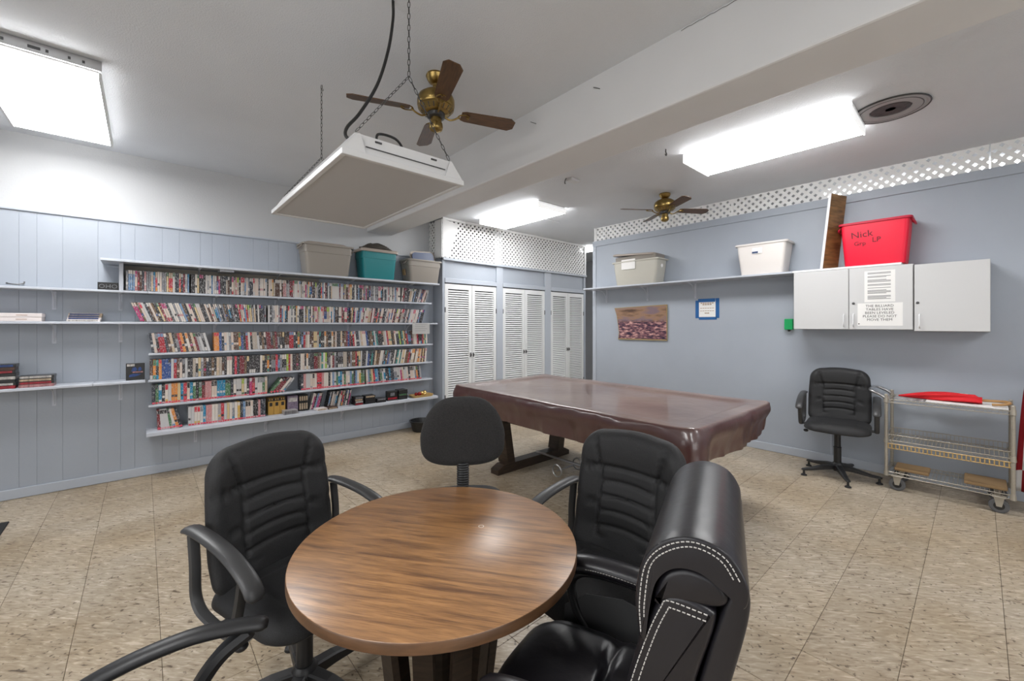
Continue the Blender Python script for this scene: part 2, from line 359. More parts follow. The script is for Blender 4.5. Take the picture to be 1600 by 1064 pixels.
def face_y(x, y, z):
    """text frame on a face looking to -Y"""
    return Matrix(((1, 0, 0, x), (0, 0, -1, y), (0, 1, 0, z), (0, 0, 0, 1)))

# ------------------------------------------------------------------ the room
WX, WY = 5.40, 5.35
ZL, ZR = 3.10, 3.00
XB0, XB1, ZB = 2.24, 2.60, 2.70
X0, Y0 = -2.6, -3.2       # far ends of the room behind the camera
# floor: bed and tiles
fl = struct(obj('floor', box(nb(), X0 - 0.1, Y0 - 0.1, -0.05, 8.2, 7.2, -0.003), M['grout']))
T = 0.3048
def in_view(x, y):
    d = x * 0.6644 + y * 0.7474; l = x * 0.7474 - y * 0.6644
    if d < 0.35: return -1
    px = 800 + 648 * l / d; py = 508 + 648 * 1.45 / d
    return d if (-90 < px < 1690 and py < 1160) else -1
tb = nb(); box(tb, -T / 2 + 0.0009, -T / 2 + 0.0009, -0.003, T / 2 - 0.0009, T / 2 - 0.0009, 0, bev=0.0012)
rest = nb(); tiles = []
ix0 = int((X0 - 0.06) / T) - 1; iy0 = int((Y0 - 0.22) / T) - 1
for i in range(ix0, 27):
    for j in range(iy0, 24):
        cx, cy = 0.06 + (i + 0.5) * T, 0.22 + (j + 0.5) * T
        if cx < X0 or cy < Y0 or cx > 8 or cy > 7: continue
        d = in_view(cx, cy)
        if cx > WX or cy > WY or (cx > 3.2 and cy > 5.1): d = -1
        tiles.append((d if d > 0 else 99, cx, cy))
tiles.sort()
t0 = obj('floor_tile', tb, M['tile'], fl)
for k, (d, cx, cy) in enumerate(tiles):
    if k < 300 and d < 90:
        o = t0 if k == 0 else instance(t0, fl)
        o.location = (cx, cy, rnd.uniform(-0.0004, 0.0))
    else:
        box(rest, cx - T / 2 + 0.0009, cy - T / 2 + 0.0009, -0.003, cx + T / 2 - 0.0009, cy + T / 2 - 0.0009, -0.0002)
obj('floor_tile_field', rest, M['tile'], fl, kind='stuff')

struct(obj('ceiling', box(nb(), X0 - 0.1, Y0 - 0.1, ZL, XB0 + 0.02, 5.75, ZL + 0.1), M['plaster']))
struct(obj('ceiling', box(nb(), XB1 - 0.02, Y0 - 0.1, ZR, 8.2, 7.2, ZR + 0.1), M['plaster']))
bm = nb(); box(bm, XB0, Y0, ZB, XB1, 5.46, ZL + 0.1, bev=0.012)
tb_ = struct(obj('trim_1', bm, M['beam'])); tb_['label'] = 'white ceiling beam'
# upper plaster wall on the media side and the far-left wall
bm = nb(); box(bm, X0 - 0.1, 5.46, 0, 3.2, 5.60, ZL)
struct(obj('wall_back', bm, M['upper']))
wl = struct(obj('wall_left', box(nb(), X0, 5.375, 0, 3.2, 5.46, 2.42), M['blue']))
# panelling: vertical boards of mixed width, grooves between them
xs = -2.6; pat = [0.10, 0.20, 0.13, 0.17, 0.10, 0.15, 0.22, 0.15]; k = 0
while xs < 3.19:
    x1 = min(xs + pat[k % 8], 3.2); k += 1
    bm = nb(); box(bm, xs + 0.0004, 5.35, 0.0, x1 - 0.0004, 5.376, 2.415, bev=0.0012)
    obj('wall_panel', bm, M['blue'], wl); xs = x1
bm = nb(); box(bm, X0, 5.335, 2.412, 3.2, 5.47, 2.43, bev=0.004)
struct(obj('trim_2', bm, M['bluetrim']))
bm = nb(); box(bm, X0, 5.335, 0, 3.2, 5.35, 0.085, bev=0.006)
struct(obj('baseboard_left', bm, M['bluetrim']))
# right wall (partition, open lattice above it)
bm = nb(); box(bm, WX, Y0, 0, WX + 0.10, 4.10, 2.78)
wr = struct(obj('wall_right', bm, M['blue']))
bm = nb(); box(bm, WX - 0.015, Y0, 2.70, WX + 0.115, 4.115, 2.785, bev=0.004)
struct(obj('trim_3', bm, M['blue']))
bm = nb(); box(bm, WX - 0.014, Y0, 0, WX, 4.10, 0.09, bev=0.006)
struct(obj('baseboard_right', bm, M['bluetrim']))
bm = nb(); box(bm, WX - 0.012, 4.05, 0, WX + 0.112, 4.115, 2.70, bev=0.003); struct(obj('trim_4', bm, M['bluetrim']))
bm = nb(); box(bm, WX - 0.006, 1.02, 0.09, WX, 1.035, 0.9); 
struct(obj('trim_5', bm, M['bluetrim']))
# walls behind the camera and beyond the partition
struct(obj('wall_front', box(nb(), X0 - 0.1, Y0 - 0.1, 0, 8.2, Y0, ZL), M['blue']))
struct(obj('wall_near', box(nb(), X0 - 0.1, Y0, 0, X0, 5.46, ZL), M['blue']))
struct(obj('wall_far', box(nb(), 8.1, Y0, 0, 8.2, 7.2, ZR), M['upper']))
struct(obj('wall_hall', box(nb(), 3.2, 7.1, 0, 8.2, 7.2, ZR), M['blue']))

# ------------------------------------------------------------------ lattice
def clip(poly, x0, x1, y0, y1):
    for ax, lim, s in ((0, x0, 1), (0, x1, -1), (1, y0, 1), (1, y1, -1)):
        out = []
        for i in range(len(poly)):
            a, b = poly[i - 1], poly[i]; ia = (a[ax] - lim) * s >= 0; ib = (b[ax] - lim) * s >= 0
            if ia != ib:
                t = (lim - a[ax]) / (b[ax] - a[ax]); out.append((a[0] + (b[0] - a[0]) * t, a[1] + (b[1] - a[1]) * t))
            if ib: out.append(b)
        poly = out
        if len(poly) < 3: return []
    return poly
def lattice(bm, u0, u1, v0, v1, place, pitch=0.075, sw=0.020, th=0.006):
    for layer, sgn in ((0, 1), (1, -1)):
        c = -(v1 - v0) - sw
        L = (v1 - v0); d = sw * 0.7071 * 2 / 2
        k = 0
        while True:
            s = u0 - L - 0.2 + k * pitch; k += 1
            if s > u1 + 0.2: break
            if sgn == 1: poly = [(s - sw, v0), (s + sw, v0), (s + L + sw, v1), (s + L - sw, v1)]
            else: poly = [(s + L - sw, v0), (s + L + sw, v0), (s + sw, v1), (s - sw, v1)]
            p = clip(poly, u0, u1, v0, v1)
            if p: prism(bm, p, lambda q: place(q[0], q[1], layer * th), lambda q: place(q[0], q[1], (layer + 1) * th))
YC = 5.10
def add_lattice(parent, name, u0, u1, v0, v1, place):
    bm = nb(); lattice(bm, u0, u1, v0, v1, place)
    return obj(name, bm, M['lattice'], parent, kind='stuff')
# ------------------------------------------------------------------ closets
cl = empty('closet', (3.2, YC, 0)); tag(cl, 'built-in blue closet run with white louvred doors and lattice above', 'closet')
def P(bm, name, m, **k): return obj(name, bm, m, cl, **k)
def cbox(x0, x1, y0, y1, z0, z1, bev=0.003):
    return box(nb(), x0 - 3.2, y0 - YC, z0, x1 - 3.2, y1 - YC, z1, bev=bev)
P(cbox(3.2, 3.24, YC, 5.46, 0, 2.42), 'side_panel', M['blue'])
P(cbox(6.40, 6.46, YC, 6.0, 0, 2.42), 'side_panel', M['blue'])
P(cbox(3.245, 6.40, 5.9, 5.95, 0, 3.0, 0), 'back_panel', M['dark'])  # closet shade is put into its dark colour
P(cbox(3.2, 3.235, 5.46, 5.95, 0, 3.0, 0), 'back_panel', M['upper'])
P(cbox(4.205, 4.335, YC - 0.005, YC + 0.08, 0, 2.40), 'post', M['bluetrim'])
P(cbox(5.315, 5.465, YC - 0.005, YC + 0.08, 0, 2.40), 'post', M['bluetrim'])
for a, b in ((3.24, 4.205), (4.335, 5.315), (5.465, 6.40)):
    P(cbox(a, b, YC + 0.02, YC + 0.05, 2.065, 2.40), 'fascia_panel', M['blue'])
    P(cbox(a, b, YC - 0.008, YC + 0.03, 2.065, 2.13), 'fascia_rail', M['bluetrim'])
P(cbox(3.2, 6.46, YC - 0.03, YC + 0.06, 2.385, 2.42), 'top_rail', M['bluetrim'])
P(cbox(3.2, 6.46, YC - 0.012, YC + 0.04, 2.965, 3.0), 'ceiling_strip', M['lattice'])
P(cbox(6.41, 6.46, YC - 0.012, YC + 0.04, 2.42, 2.97), 'ceiling_strip', M['lattice'])
P(cbox(3.245, 6.40, YC + 0.07, 5.88, 2.385, 2.395, 0), 'shade_panel', M['dark'])  # added to block light below the lattice, painted as shade
P(cbox(3.245, 6.40, YC + 0.07, 5.88, 2.985, 2.998, 0), 'shade_panel', M['dark'])  # dark sheet under the ceiling, painted as shade behind the lattice
for a, b in ((3.2, 4.26), (4.265, 5.32), (5.325, 6.41)):
    add_lattice(cl, 'lattice_panel', a - 3.2, b - 3.2, 2.42, 2.965, lambda u, v, t: Vector((u, 0.0 + t, v)))
add_lattice(cl, 'lattice_panel', 0.02, 0.35, 2.42, 2.965, lambda u, v, t: Vector((0.0 - t, u, v)))
P(cbox(4.18, 4.34, YC + 0.03, YC + 0.04, 2.43, 2.95, 0), 'backing_strip', M['white'])
# white board over the lattice corner, slanted lower edge
bm = nb(); prism(bm, [(0.0, 2.43), (0.0, 2.97), (0.02, 2.97), (0.27, 2.93), (0.11, 2.43)], lambda q: Vector((q[0], -0.012, q[1])), lambda q: Vector((q[0], -0.003, q[1])))
P(bm, 'corner_board', M['lattice'])
bm = nb(); box(bm, -0.020, -0.012, 2.43, -0.008, 0.17, 2.97); P(bm, 'corner_board', M['lattice'])
def louvre_door(x0, x1, y, handle_side, parent=cl, zt=2.055):
    wdt = x1 - x0; bm = nb(); st = 0.055
    box(bm, 0, 0, 0, st, 0.03, zt - 0.02); box(bm, wdt - st, 0, 0, wdt, 0.03, zt - 0.02)
    box(bm, st, 0, zt - 0.02 - 0.075, wdt - st, 0.03, zt - 0.02); box(bm, st, 0, 0, wdt - st, 0.03, 0.12)
    d = obj('door', bm, M['louvre'], parent, loc=(x0 - 3.2, y - YC, 0.015))
    sl = nb(); z = 0.125
    while z < zt - 0.098:
        bar(sl, (st, 0.014, z), (wdt - st, 0.014, z), 0.006, 0.0285, up=(0, 0.8, 1)); z += 0.0335
    obj('louvre_slats', sl, M['louvre'], d, kind='stuff')
    hb = nb(); hx = wdt - 0.022 if handle_side > 0 else 0.022
    for zz in (0.97, 1.0): lathe(hb, [(0.006, 0), (0.011, 0.012), (0.011, 0.02)], 10)
    hb.free(); hb = nb()
    box(hb, hx - 0.010, -0.012, 0.955, hx + 0.010, 0, 1.02, bev=0.004); box(hb, hx - 0.006, -0.028, 0.975, hx + 0.006, -0.012, 1.0, bev=0.003)
    obj('door_handle', hb, M['chain'], d)
    for zz in (0.35, 1.62):
        hb = nb(); e = 0 if handle_side > 0 else wdt
        box(hb, e - 0.008, -0.006, zz, e + 0.008, 0.0, zz + 0.075); obj('hinge', hb, M['chain'], d)
    return d
for a, b in ((3.245, 4.20), (4.34, 5.31), (5.47, 6.395)):
    m_ = (a + b) / 2
    louvre_door(a, m_ - 0.003, YC + 0.003, 1); louvre_door(m_ + 0.003, b, YC + 0.003, -1)
P(cbox(3.245, 6.40, 5.40, 5.42, 0.0, 2.06, 0), 'back_panel', M['dark'])  # added dark sheet, painted shade behind the louvres
# right wall lattice: panels with end strips
lt = empty('wall_lattice', (WX + 0.03, 4.1, 2.785)); tag(lt, 'white lattice strip along the top of the blue right wall', 'lattice')
for a, b in ((4.10, 2.02), (2.01, -0.06), (-0.07, -2.0)):
    bm = nb(); lattice(bm, 0, a - b, 0, 0.215, lambda u, v, t: Vector((-t, (a - 4.1) - u, v)), pitch=0.082, sw=0.0225)
    obj('lattice_panel', bm, M['lattice'], lt, kind='stuff')
bm = nb(); box(bm, -0.016, 2.01 - 4.1 - 0.008, 0, 0.0, 2.02 - 4.1 + 0.008, 0.215); obj('joint_strip', bm, M['lattice'], lt)
bm = nb(); box(bm, -0.016, 4.07 - 4.1, 0, 0.0, 4.105 - 4.1, 0.215); obj('joint_strip', bm, M['lattice'], lt)

# ------------------------------------------------------------------ ceiling lights
def strip_light(x0, x1, y0, y1, zc, drop, label, mlamp, group=None):
    t = empty('ceiling_light', ((x0 + x1) / 2, (y0 + y1) / 2, zc)); tag(t, label, 'ceiling light', group)
    hx, hy = (x1 - x0) / 2, (y1 - y0) / 2
    bm = nb(); box(bm, -hx + 0.02, -hy, -0.03, hx - 0.02, hy, 0.0); obj('housing', bm, M['fixture'], t)
    bm = nb(); box(bm, -hx, -hy, -drop, hx, -hy + 0.012, -0.005, bev=0.003); obj('end_cap', bm, M['endcap'], t)
    bm = nb(); box(bm, -hx, hy - 0.012, -drop, hx, hy, -0.005, bev=0.003); obj('end_cap', bm, M['endcap'], t)
    bm = nb(); prof = [(-hx + 0.01, -0.028), (-hx + 0.002, -drop + 0.025), (-hx + 0.03, -drop + 0.003), (hx - 0.03, -drop + 0.003), (hx - 0.002, -drop + 0.025), (hx - 0.01, -0.028)]
    prism(bm, prof, lambda q: Vector((q[0], -hy + 0.012, q[1])), lambda q: Vector((q[0], hy - 0.012, q[1])))
    obj('diffuser', bm, mlamp, t); return t
strip_light(3.65, 4.17, 3.62, 4.82, ZR, 0.085, 'lit white ceiling light nearest the louvred closets', M['lamp'])
strip_light(3.65, 4.17, 0.58, 1.78, ZR, 0.085, 'lit long white ceiling light beside the round speaker', M['lamp'])
strip_light(3.65, 4.17, -2.6, -1.4, ZR, 0.085, 'added fill light behind the camera over the right side', M['lampfill'])  # added out of view to fill the right side
strip_light(0.3, 0.85, -2.4, -1.15, ZL, 0.1, 'added fill light behind the camera over the left side', M['lampfill'])  # added out of view to fill the left side
strip_light(-1.6, -1.05, 0.2, 1.5, ZL, 0.1, 'added fill light left of the camera', M['lampfill'])  # another added fill lamp, outside the view
strip_light(5.9, 6.5, -0.9, 1.2, ZR, 0.085, 'white ceiling light beyond the lattice of the right wall', M['lampfar'])
strip_light(6.50, 6.72, 4.9, 5.3, ZR, 0.085, 'small lit corner of a lamp between closet and right wall', M['lampfar'])
strip_light(7.2, 7.7, 3.0, 4.2, ZR, 0.085, 'added fill light hidden in the passage beyond the closets', M['lampfill'])  # added to brighten the passage wall, itself hidden by the partition
# big box light with exposed channel top-left
t = empty('ceiling_light', (-0.48, 4.32, ZL)); tag(t, 'large lit box light at the upper left with a punched metal end plate', 'ceiling light')
bm = nb(); box(bm, -0.27, -0.655, -0.075, 0.27, 0.65, 0, bev=0.004); obj('housing', bm, M['fixture'], t)
bm = nb(); box(bm, -0.285, -0.675, -0.065, 0.285, -0.655, -0.005); e_ = obj('end_plate', bm, M['steel'], t)
for x in (-0.2, -0.12, -0.02, 0.05, 0.14, 0.2):
    bm = nb(); box(bm, x, -0.679, -0.045, x + (0.05 if x == -0.02 else 0.012), -0.675, -0.030); obj('knockout', bm, M['chain'], e_)
bm = nb(); box(bm, -0.275, -0.655, -0.105, 0.275, 0.655, -0.075, bev=0.006); obj('diffuser', bm, M['lamp'], t)
bm = nb(); box(bm, -0.285, -0.665, -0.110, -0.270, 0.665, -0.078); box(bm, 0.270, -0.665, -0.110, 0.285, 0.665, -0.078); obj('diffuser_rim', bm, M['fixture'], t)
# suspended unlit panel light
t = empty('hanging_light', (0.915, 2.37, 2.165)); tag(t, 'unlit grey panel light hung on chains below the ceiling', 'light')
hx, hy = 0.305, 0.63
bm = nb(); box(bm, -hx + 0.02, -hy + 0.02, 0.0, hx - 0.02, hy - 0.02, 0.012); obj('diffuser', bm, M['offpanel'], t)
bm = nb()
for a in ((-hx, -hy, hx, -hy + 0.022), (-hx, hy - 0.022, hx, hy), (-hx, -hy + 0.0225, -hx + 0.022, hy - 0.0225), (hx - 0.022, -hy + 0.0225, hx, hy - 0.0225)):
    box(bm, a[0], a[1], -0.006, a[2], a[3], 0.020, bev=0.002)
obj('frame', bm, M['fixture'], t)
bm = nb(); loft(bm, [[Vector((x * sx, y * sy, z)) for x, y in ((-hx, -hy), (hx, -hy), (hx, hy), (-hx, hy))] for sx, sy, z in ((0.97, 0.985, 0.02), (0.90, 0.975, 0.055), (0.80, 0.965, 0.105), (0.78, 0.95, 0.107))])
hs = obj('housing', bm, M['fixture'], t)
for x in (-0.14, 0.14):
    bm = nb(); box(bm, x - 0.015, -hy * 0.967 - 0.006, 0.085, x + 0.015, -hy * 0.967 + 0.01, 0.092); obj('slot', bm, M['chain'], hs)
bm = nb(); box(bm, -0.2, -hy * 0.985, 0.052, 0.2, -hy * 0.965, 0.055); obj('seam', bm, M['chain'], hs)
for sx in (-1, 1):
    bm = nb(); prism(bm, [(sx * 0.20, 0.021), (sx * 0.30, 0.021), (sx * 0.235, 0.10), (sx * 0.225, 0.10)], lambda q: Vector((q[0], -hy + 0.006, q[1])), lambda q: Vector((q[0], -hy + 0.010, q[1]))); obj('end_bracket', bm, M['fixture'], hs)
bm = nb(); tube(bm, curve_pts([(-0.12, -0.55, 0.10), (-0.11, -0.54, 0.16), (-0.02, -0.52, 0.175), (0.03, -0.5, 0.15), (0.03, -0.5, 0.10)]), 0.006); obj('cable_loop', bm, M['black_rubber'], t)
def chain(name, pts, parent, pitch=0.027, n0=0):
    bm = nb(); P_ = [Vector(p) for p in pts]; k = n0
    for a, b in zip(P_, P_[1:]):
        L = (b - a).length; m = max(1, round(L / pitch)); d = (b - a).normalized(); s = d.orthogonal().normalized(); u = d.cross(s)
        for i in range(m):
            c = a + (b - a) * ((i + 0.5) / m); w = s if k % 2 else u; k += 1
            hl = L / m * 0.62
            ring = [c + d * (hl * math.cos(q)) + w * (0.0058 * math.sin(q)) for q in [2 * PI * j / 8 for j in range(8)]]
            vs = []
            nn = d.cross(w)
            for j in range(8):
                tdir = (ring[(j + 1) % 8] - ring[j - 1]).normalized(); rad = tdir.cross(nn)
                vs.append([bm.verts.new(ring[j] + (nn * math.cos(q) + rad * math.sin(q)) * 0.0017) for q in (0, PI / 2, PI, 1.5 * PI)])
            for j in range(8):
                for q in range(4): bm.faces.new((vs[j][q], vs[j][(q + 1) % 4], vs[(j + 1) % 8][(q + 1) % 4], vs[(j + 1) % 8][q]))
    return obj(name, bm, M['chain'], parent)
ox, oy, oz = 0.915, 2.37, 2.165
for nm, yy, top, zs, ya in (('chain', 1.745 - oy, ZL - oz, 2.595 - oz, -0.60), ('chain', 3.0 - oy, ZL - oz, 2.60 - oz, 0.60)):
    chain('chain', [(0.0, yy, top), (0.0, yy, zs)], t)
    chain('chain', [(0.0, yy, zs), (-0.235, ya, 0.115)], t)
    chain('chain', [(0.0, yy, zs), (0.235, ya, 0.115)], t)
    bm = nb(); tube(bm, curve_pts([(0, yy, top), (0.0, yy, top - 0.02), (0.012, yy, top - 0.03), (0.0, yy, top - 0.045)]), 0.0035, 6); obj('hook', bm, M['steel'], t)
t = nb(); tube(t, curve_pts([(0.95, 1.98, 3.1), (0.935, 1.95, 2.98), (0.90, 1.93, 2.80), (0.85, 1.94, 2.62), (0.77, 1.95, 2.46), (0.70, 1.92, 2.36), (0.675, 1.88, 2.30), (0.69, 1.86, 2.272)]), 0.0075)
tag(obj('power_cord', t, M['black_rubber'], smooth=True), 'thick black power cord running from ceiling down to the hanging panel light', 'cord')

# ------------------------------------------------------------------ ceiling fans
def fan(loc, a0, label, drop, rad=0.53, droop=0.0, pale=None):
    t = empty('ceiling_fan', loc, a0); tag(t, label, 'ceiling fan')
    bm = nb(); lathe(bm, [(0.062, 0), (0.066, -0.012), (0.058, -0.03), (0.045, -0.05), (0.022, -0.062), (0.018, min(-0.065, -drop + 0.10))], 24); obj('canopy', bm, M['brass'], t, smooth=True, sharp=40)
    z = -drop
    bm = nb(); lathe(bm, [(0.018, z + 0.128), (0.05, z + 0.125), (0.085, z + 0.112), (0.112, z + 0.092), (0.122, z + 0.07), (0.122, z + 0.03), (0.115, z + 0.02), (0.118, z + 0.012), (0.098, z - 0.01), (0.07, z - 0.022)], 32); mt = obj('motor_housing', bm, M['brass'], t, smooth=True, sharp=35)
    bm = nb(); 
    for k in range(20):
        a = 2 * PI * k / 20; bar(bm, (0.112 * math.cos(a), 0.112 * math.sin(a), z + 0.008), (0.09 * math.cos(a), 0.09 * math.sin(a), z - 0.015), 0.006, 0.004)
    obj('vent_slots', bm, M['chain'], mt)
    bm = nb(); lathe(bm, [(0.06, z - 0.02), (0.058, z - 0.045), (0.04, z - 0.05)], 24); obj('hub', bm, M['chain'], t)
    bm = nb(); lathe(bm, [(0.036, z - 0.045), (0.038, z - 0.08), (0.044, z - 0.085), (0.046, z - 0.11), (0.042, z - 0.125), (0.03, z - 0.135), (0.008, z - 0.14)], 24); obj('switch_housing', bm, M['brass'], t, smooth=True, sharp=40)
    bm = nb(); L0, L1, wd = 0.17, rad, 0.058
    poly = [(L0, -wd * 0.62), (L0 + 0.03, -wd * 0.8), (L1 - 0.035, -wd), (L1, -wd * 0.55), (L1, wd * 0.55), (L1 - 0.035, wd), (L0 + 0.03, wd * 0.8), (L0, wd * 0.62)]
    prism(bm, poly, lambda q: Vector((q[0], q[1], -0.003)), lambda q: Vector((q[0], q[1], 0.003)))
    bp = bm
    me = None
    for k in range(4):
        br = nb(); tube(br, curve_pts([(0.055, 0, z - 0.03), (0.09, 0, z - 0.045), (0.125, 0, z - 0.035), (0.16, 0, z - 0.012)]), 0.006, 6)
        for s in (-1, 1): tube(br, curve_pts([(0.145, 0, z - 0.02), (0.16, s * 0.022, z - 0.012), (0.20, s * 0.03, z - 0.010), (0.225, s * 0.01, z - 0.010), (0.205, 0, z - 0.010)]), 0.0042, 6)
        arm = obj('blade_arm', br, M['brass'], t, rot=(0, 0, k * PI / 2))
        if me is None:
            b = obj('blade', bp, M['walnutblade'], arm, loc=(0, 0, z - 0.005), rot=(math.radians(-13), 0, 0)); me = b.data
        else:
            b = bpy.data.objects.new('blade', me); C.objects.link(b); b.parent = arm; b.location = (0, 0, z - 0.005); b.rotation_euler = (math.radians(-13), 0, 0)
    return t
fan((1.445, 2.382, ZL), math.radians(-21), 'larger-looking brass ceiling fan with dark wooden blades beside the hanging panel light', 0.235, 0.55)
fan((4.60, 2.46, ZR), math.radians(-36), 'brass ceiling fan with dark blades nearer the right wall lattice', 0.19)

# speaker, detector, hook, ceiling hatch
t = empty('ceiling_speaker', (4.0, 0.42, ZR)); tag(t, 'round grey speaker plate in the ceiling beside the long light', 'speaker')
bm = nb(); lathe(bm, [(0.205, 0), (0.21, -0.006), (0.195, -0.012), (0.185, -0.008), (0.17, -0.012), (0.115, -0.008), (0.112, 0.0)], 40); obj('rim', bm, mat('dusty_grey_metal', (0.33, 0.33, 0.33), 0.5), t, smooth=True, sharp=30)
for r_ in (0.208, 0.172):
    bm = nb(); tube(bm, [(r_ * math.cos(a), r_ * math.sin(a), -0.008) for a in [2 * PI * k / 40 for k in range(41)]], 0.005, 6); obj('ring', bm, M['chain'], t)
bm = nb(); lathe(bm, [(0.11, -0.004), (0.09, -0.007), (0.03, -0.004)], 32); obj('grille', bm, mat('dark_speaker_grille', (0.06, 0.06, 0.06), 0.6, var=(60, 0.5, None, (1, 1, 1))), t)
t = empty('smoke_detector', (3.41, 2.86, ZR)); tag(t, 'small white detector box on the ceiling behind the beam', 'smoke detector')
bm = nb(); box(bm, -0.07, -0.04, -0.03, 0.07, 0.04, 0, bev=0.006); obj('body', bm, M['fixture'], t)
bm = nb(); tube(bm, curve_pts([(-0.075, 0.03, 0.0), (-0.08, 0.04, -0.02), (-0.075, 0.05, -0.045), (-0.065, 0.05, -0.05)]), 0.006, 6); obj('clip', bm, M['chain'], t)
bm = nb(); tube(bm, curve_pts([(3.44, 1.83, 3.0), (3.44, 1.83, 2.975), (3.455, 1.83, 2.96), (3.445, 1.83, 2.945), (3.43, 1.83, 2.955)]), 0.005, 6)
tag(obj('ceiling_hook', bm, M['black_rubber']), 'small black hook in the ceiling left of the long light', 'hook')
bm = nb(); box(bm, 4.18, 4.2, 2.992, 4.68, 4.75, 3.0, bev=0.002)
tag(obj('ceiling_hatch', bm, M['plaster']), 'faint square hatch in the ceiling beside the closet light', 'hatch')
bm = nb(); bar(bm, (2.236, 2.30, 3.02), (2.236, 2.24, 2.985), 0.004, 0.004); bar(bm, (2.236, 1.70, 3.03), (2.236, 1.65, 3.0), 0.004, 0.004)
obj('nail', bm, M['chain'], tb_)
# blemish crack line at the beam top
bm = nb(); tube(bm, [(2.237, 1.10 - 0.02 * k, 3.088 + 0.002 * (k % 3)) for k in range(16)], 0.0012, 4); obj('paint_crack', bm, M['chain'], tb_)

# ------------------------------------------------------------------ shelves
def bracket(bm_parent, x, yw, z, dep, h=0.16, wd=0.026):
    bm = nb(); box(bm, x - wd / 2, yw - 0.004, z - h, x + wd / 2, yw, z); box(bm, x - wd / 2, yw - dep, z - 0.004, x + wd / 2, yw, z)
    tube(bm, curve_pts([(x, yw - dep * 0.85, z - 0.004), (x, yw - dep * 0.4, z - h * 0.22), (x, yw - 0.02, z - h * 0.62), (x, yw - 0.004, z - h * 0.9)]), 0.0055, 6)
    return obj('bracket', bm, M['shelf'], bm_parent)
def shelf(x0, x1, yf, z, th, label, brs, dep=None, joint=None, yw=5.35, h=0.16):
    t = empty('wall_shelf', ((x0 + x1) / 2, yw, z)); cx = (x0 + x1) / 2; tag(t, label, 'shelf')
    segs = [x0] + (joint or []) + [x1]
    for a, b in zip(segs, segs[1:]):
        bm = nb(); box(bm, a - cx + (0.001 if a != x0 else 0), yf - yw, -th, b - cx, -0.0005, 0, bev=0.003); obj('shelf_board', bm, M['shelf'], t)
    for x in brs: bracket(t, x - cx, -0.001, -th - 0.0005, (yw - yf) * 0.85, h)
    return t
shelf(-0.28, 3.125, 5.05, 2.035, 0.022, 'topmost long blue-grey shelf holding the three large storage tubs', [0.42, 1.13, 1.95, 2.75], h=0.12)
shelf(-2.4, 3.06, 5.15, 1.765, 0.02, 'long wall shelf just below the top shelf, carrying the upper row of thin cases', [-0.58, -0.16, 0.56, 1.13, 1.95, 2.75], joint=[0.03])
shelf(-2.4, 3.155, 5.15, 1.48, 0.02, 'long wall shelf at eye level with a paper note at its right end', [-0.58, -0.16, 0.56, 1.13, 1.95, 2.75], joint=[0.03], h=0.17)
shelf(-2.4, 0.015, 5.12, 0.94, 0.022, 'short lower shelf at the far left with two piles of cases', [-0.58, -0.16], h=0.17, joint=[-0.33])
shelf(0.035, 3.085, 5.17, 1.185, 0.02, 'fourth shelf of the case wall, below the eye-level shelf', [0.7, 1.5, 2.3], h=0.1)
shelf(0.035, 3.085, 5.17, 0.932, 0.02, 'fifth shelf of the case wall, level with the short left shelf', [0.7, 1.5, 2.3], h=0.1)
shelf(0.035, 3.08, 5.17, 0.695, 0.02, 'sixth shelf of the case wall, second from the bottom', [0.7, 1.5, 2.3], h=0.1)
shelf(0.02, 3.11, 5.07, 0.455, 0.035, 'bottom shelf of the case wall with a wide rounded edge', [0.40, 1.03, 1.87, 2.75], h=0.17)
bm = nb(); box(bm, -0.165, 5.16, 1.766, -0.135, 5.35, 2.012, bev=0.002)
tag(obj('shelf_divider', bm, M['shelf']), 'upright blue board at the left end of the upper row', 'divider')
bm = nb(); box(bm, -0.13, 5.342, 1.77, 1.6, 5.3495, 2.01); tag(obj('backing_board', bm, M['beige']), 'bare beige board behind the upper row of cases', 'board')
bm = nb(); box(bm, -0.25, 5.33, 1.985, -0.17, 5.3495, 2.0); tag(obj('shelf_cleat', bm, M['bluetrim']), 'small pale cleat under the left end of the topmost shelf', 'cleat')
bm = nb(); box(bm, 0.58, 5.10, 1.995, 0.70, 5.30, 2.0125); tag(obj('support_plate', bm, M['shelf']), 'flat pale plate under the topmost shelf', 'plate')
# handle on the far-left panel
bm = nb(); tube(bm, curve_pts([(-0.845, 5.349, 1.80), (-0.84, 5.325, 1.795), (-0.79, 5.32, 1.79), (-0.755, 5.335, 1.80), (-0.75, 5.349, 1.815)]), 0.005, 6)
tag(obj('panel_handle', bm, M['chain']), 'small dark pull handle on the panelling above the left shelf', 'handle')

# ------------------------------------------------------------------ cases on the shelves
PAL = {
 'white': [(0.56, 0.53, 0.50), (0.62, 0.56, 0.50), (0.48, 0.47, 0.47), (0.58, 0.47, 0.40)],
 'black': [(0.018, 0.016, 0.018), (0.03, 0.026, 0.03), (0.025, 0.03, 0.045)],
 'red': [(0.34, 0.012, 0.025), (0.50, 0.03, 0.05), (0.16, 0.012, 0.02)],
 'blue': [(0.02, 0.06, 0.22), (0.01, 0.20, 0.36), (0.14, 0.24, 0.40)],
 'beige': [(0.50, 0.38, 0.26), (0.56, 0.42, 0.22), (0.40, 0.34, 0.28)],
 'grey': [(0.20, 0.20, 0.22), (0.30, 0.29, 0.30)],
 'pink': [(0.48, 0.22, 0.22), (0.40, 0.03, 0.14)],
 'green': [(0.06, 0.16, 0.07), (0.30, 0.42, 0.05), (0.03, 0.22, 0.20)],
 'brown': [(0.08, 0.035, 0.02), (0.14, 0.08, 0.04)],
 'orange': [(0.60, 0.22, 0.04), (0.55, 0.35, 0.08)]}
ANY = [c for v in PAL.values() for c in v]
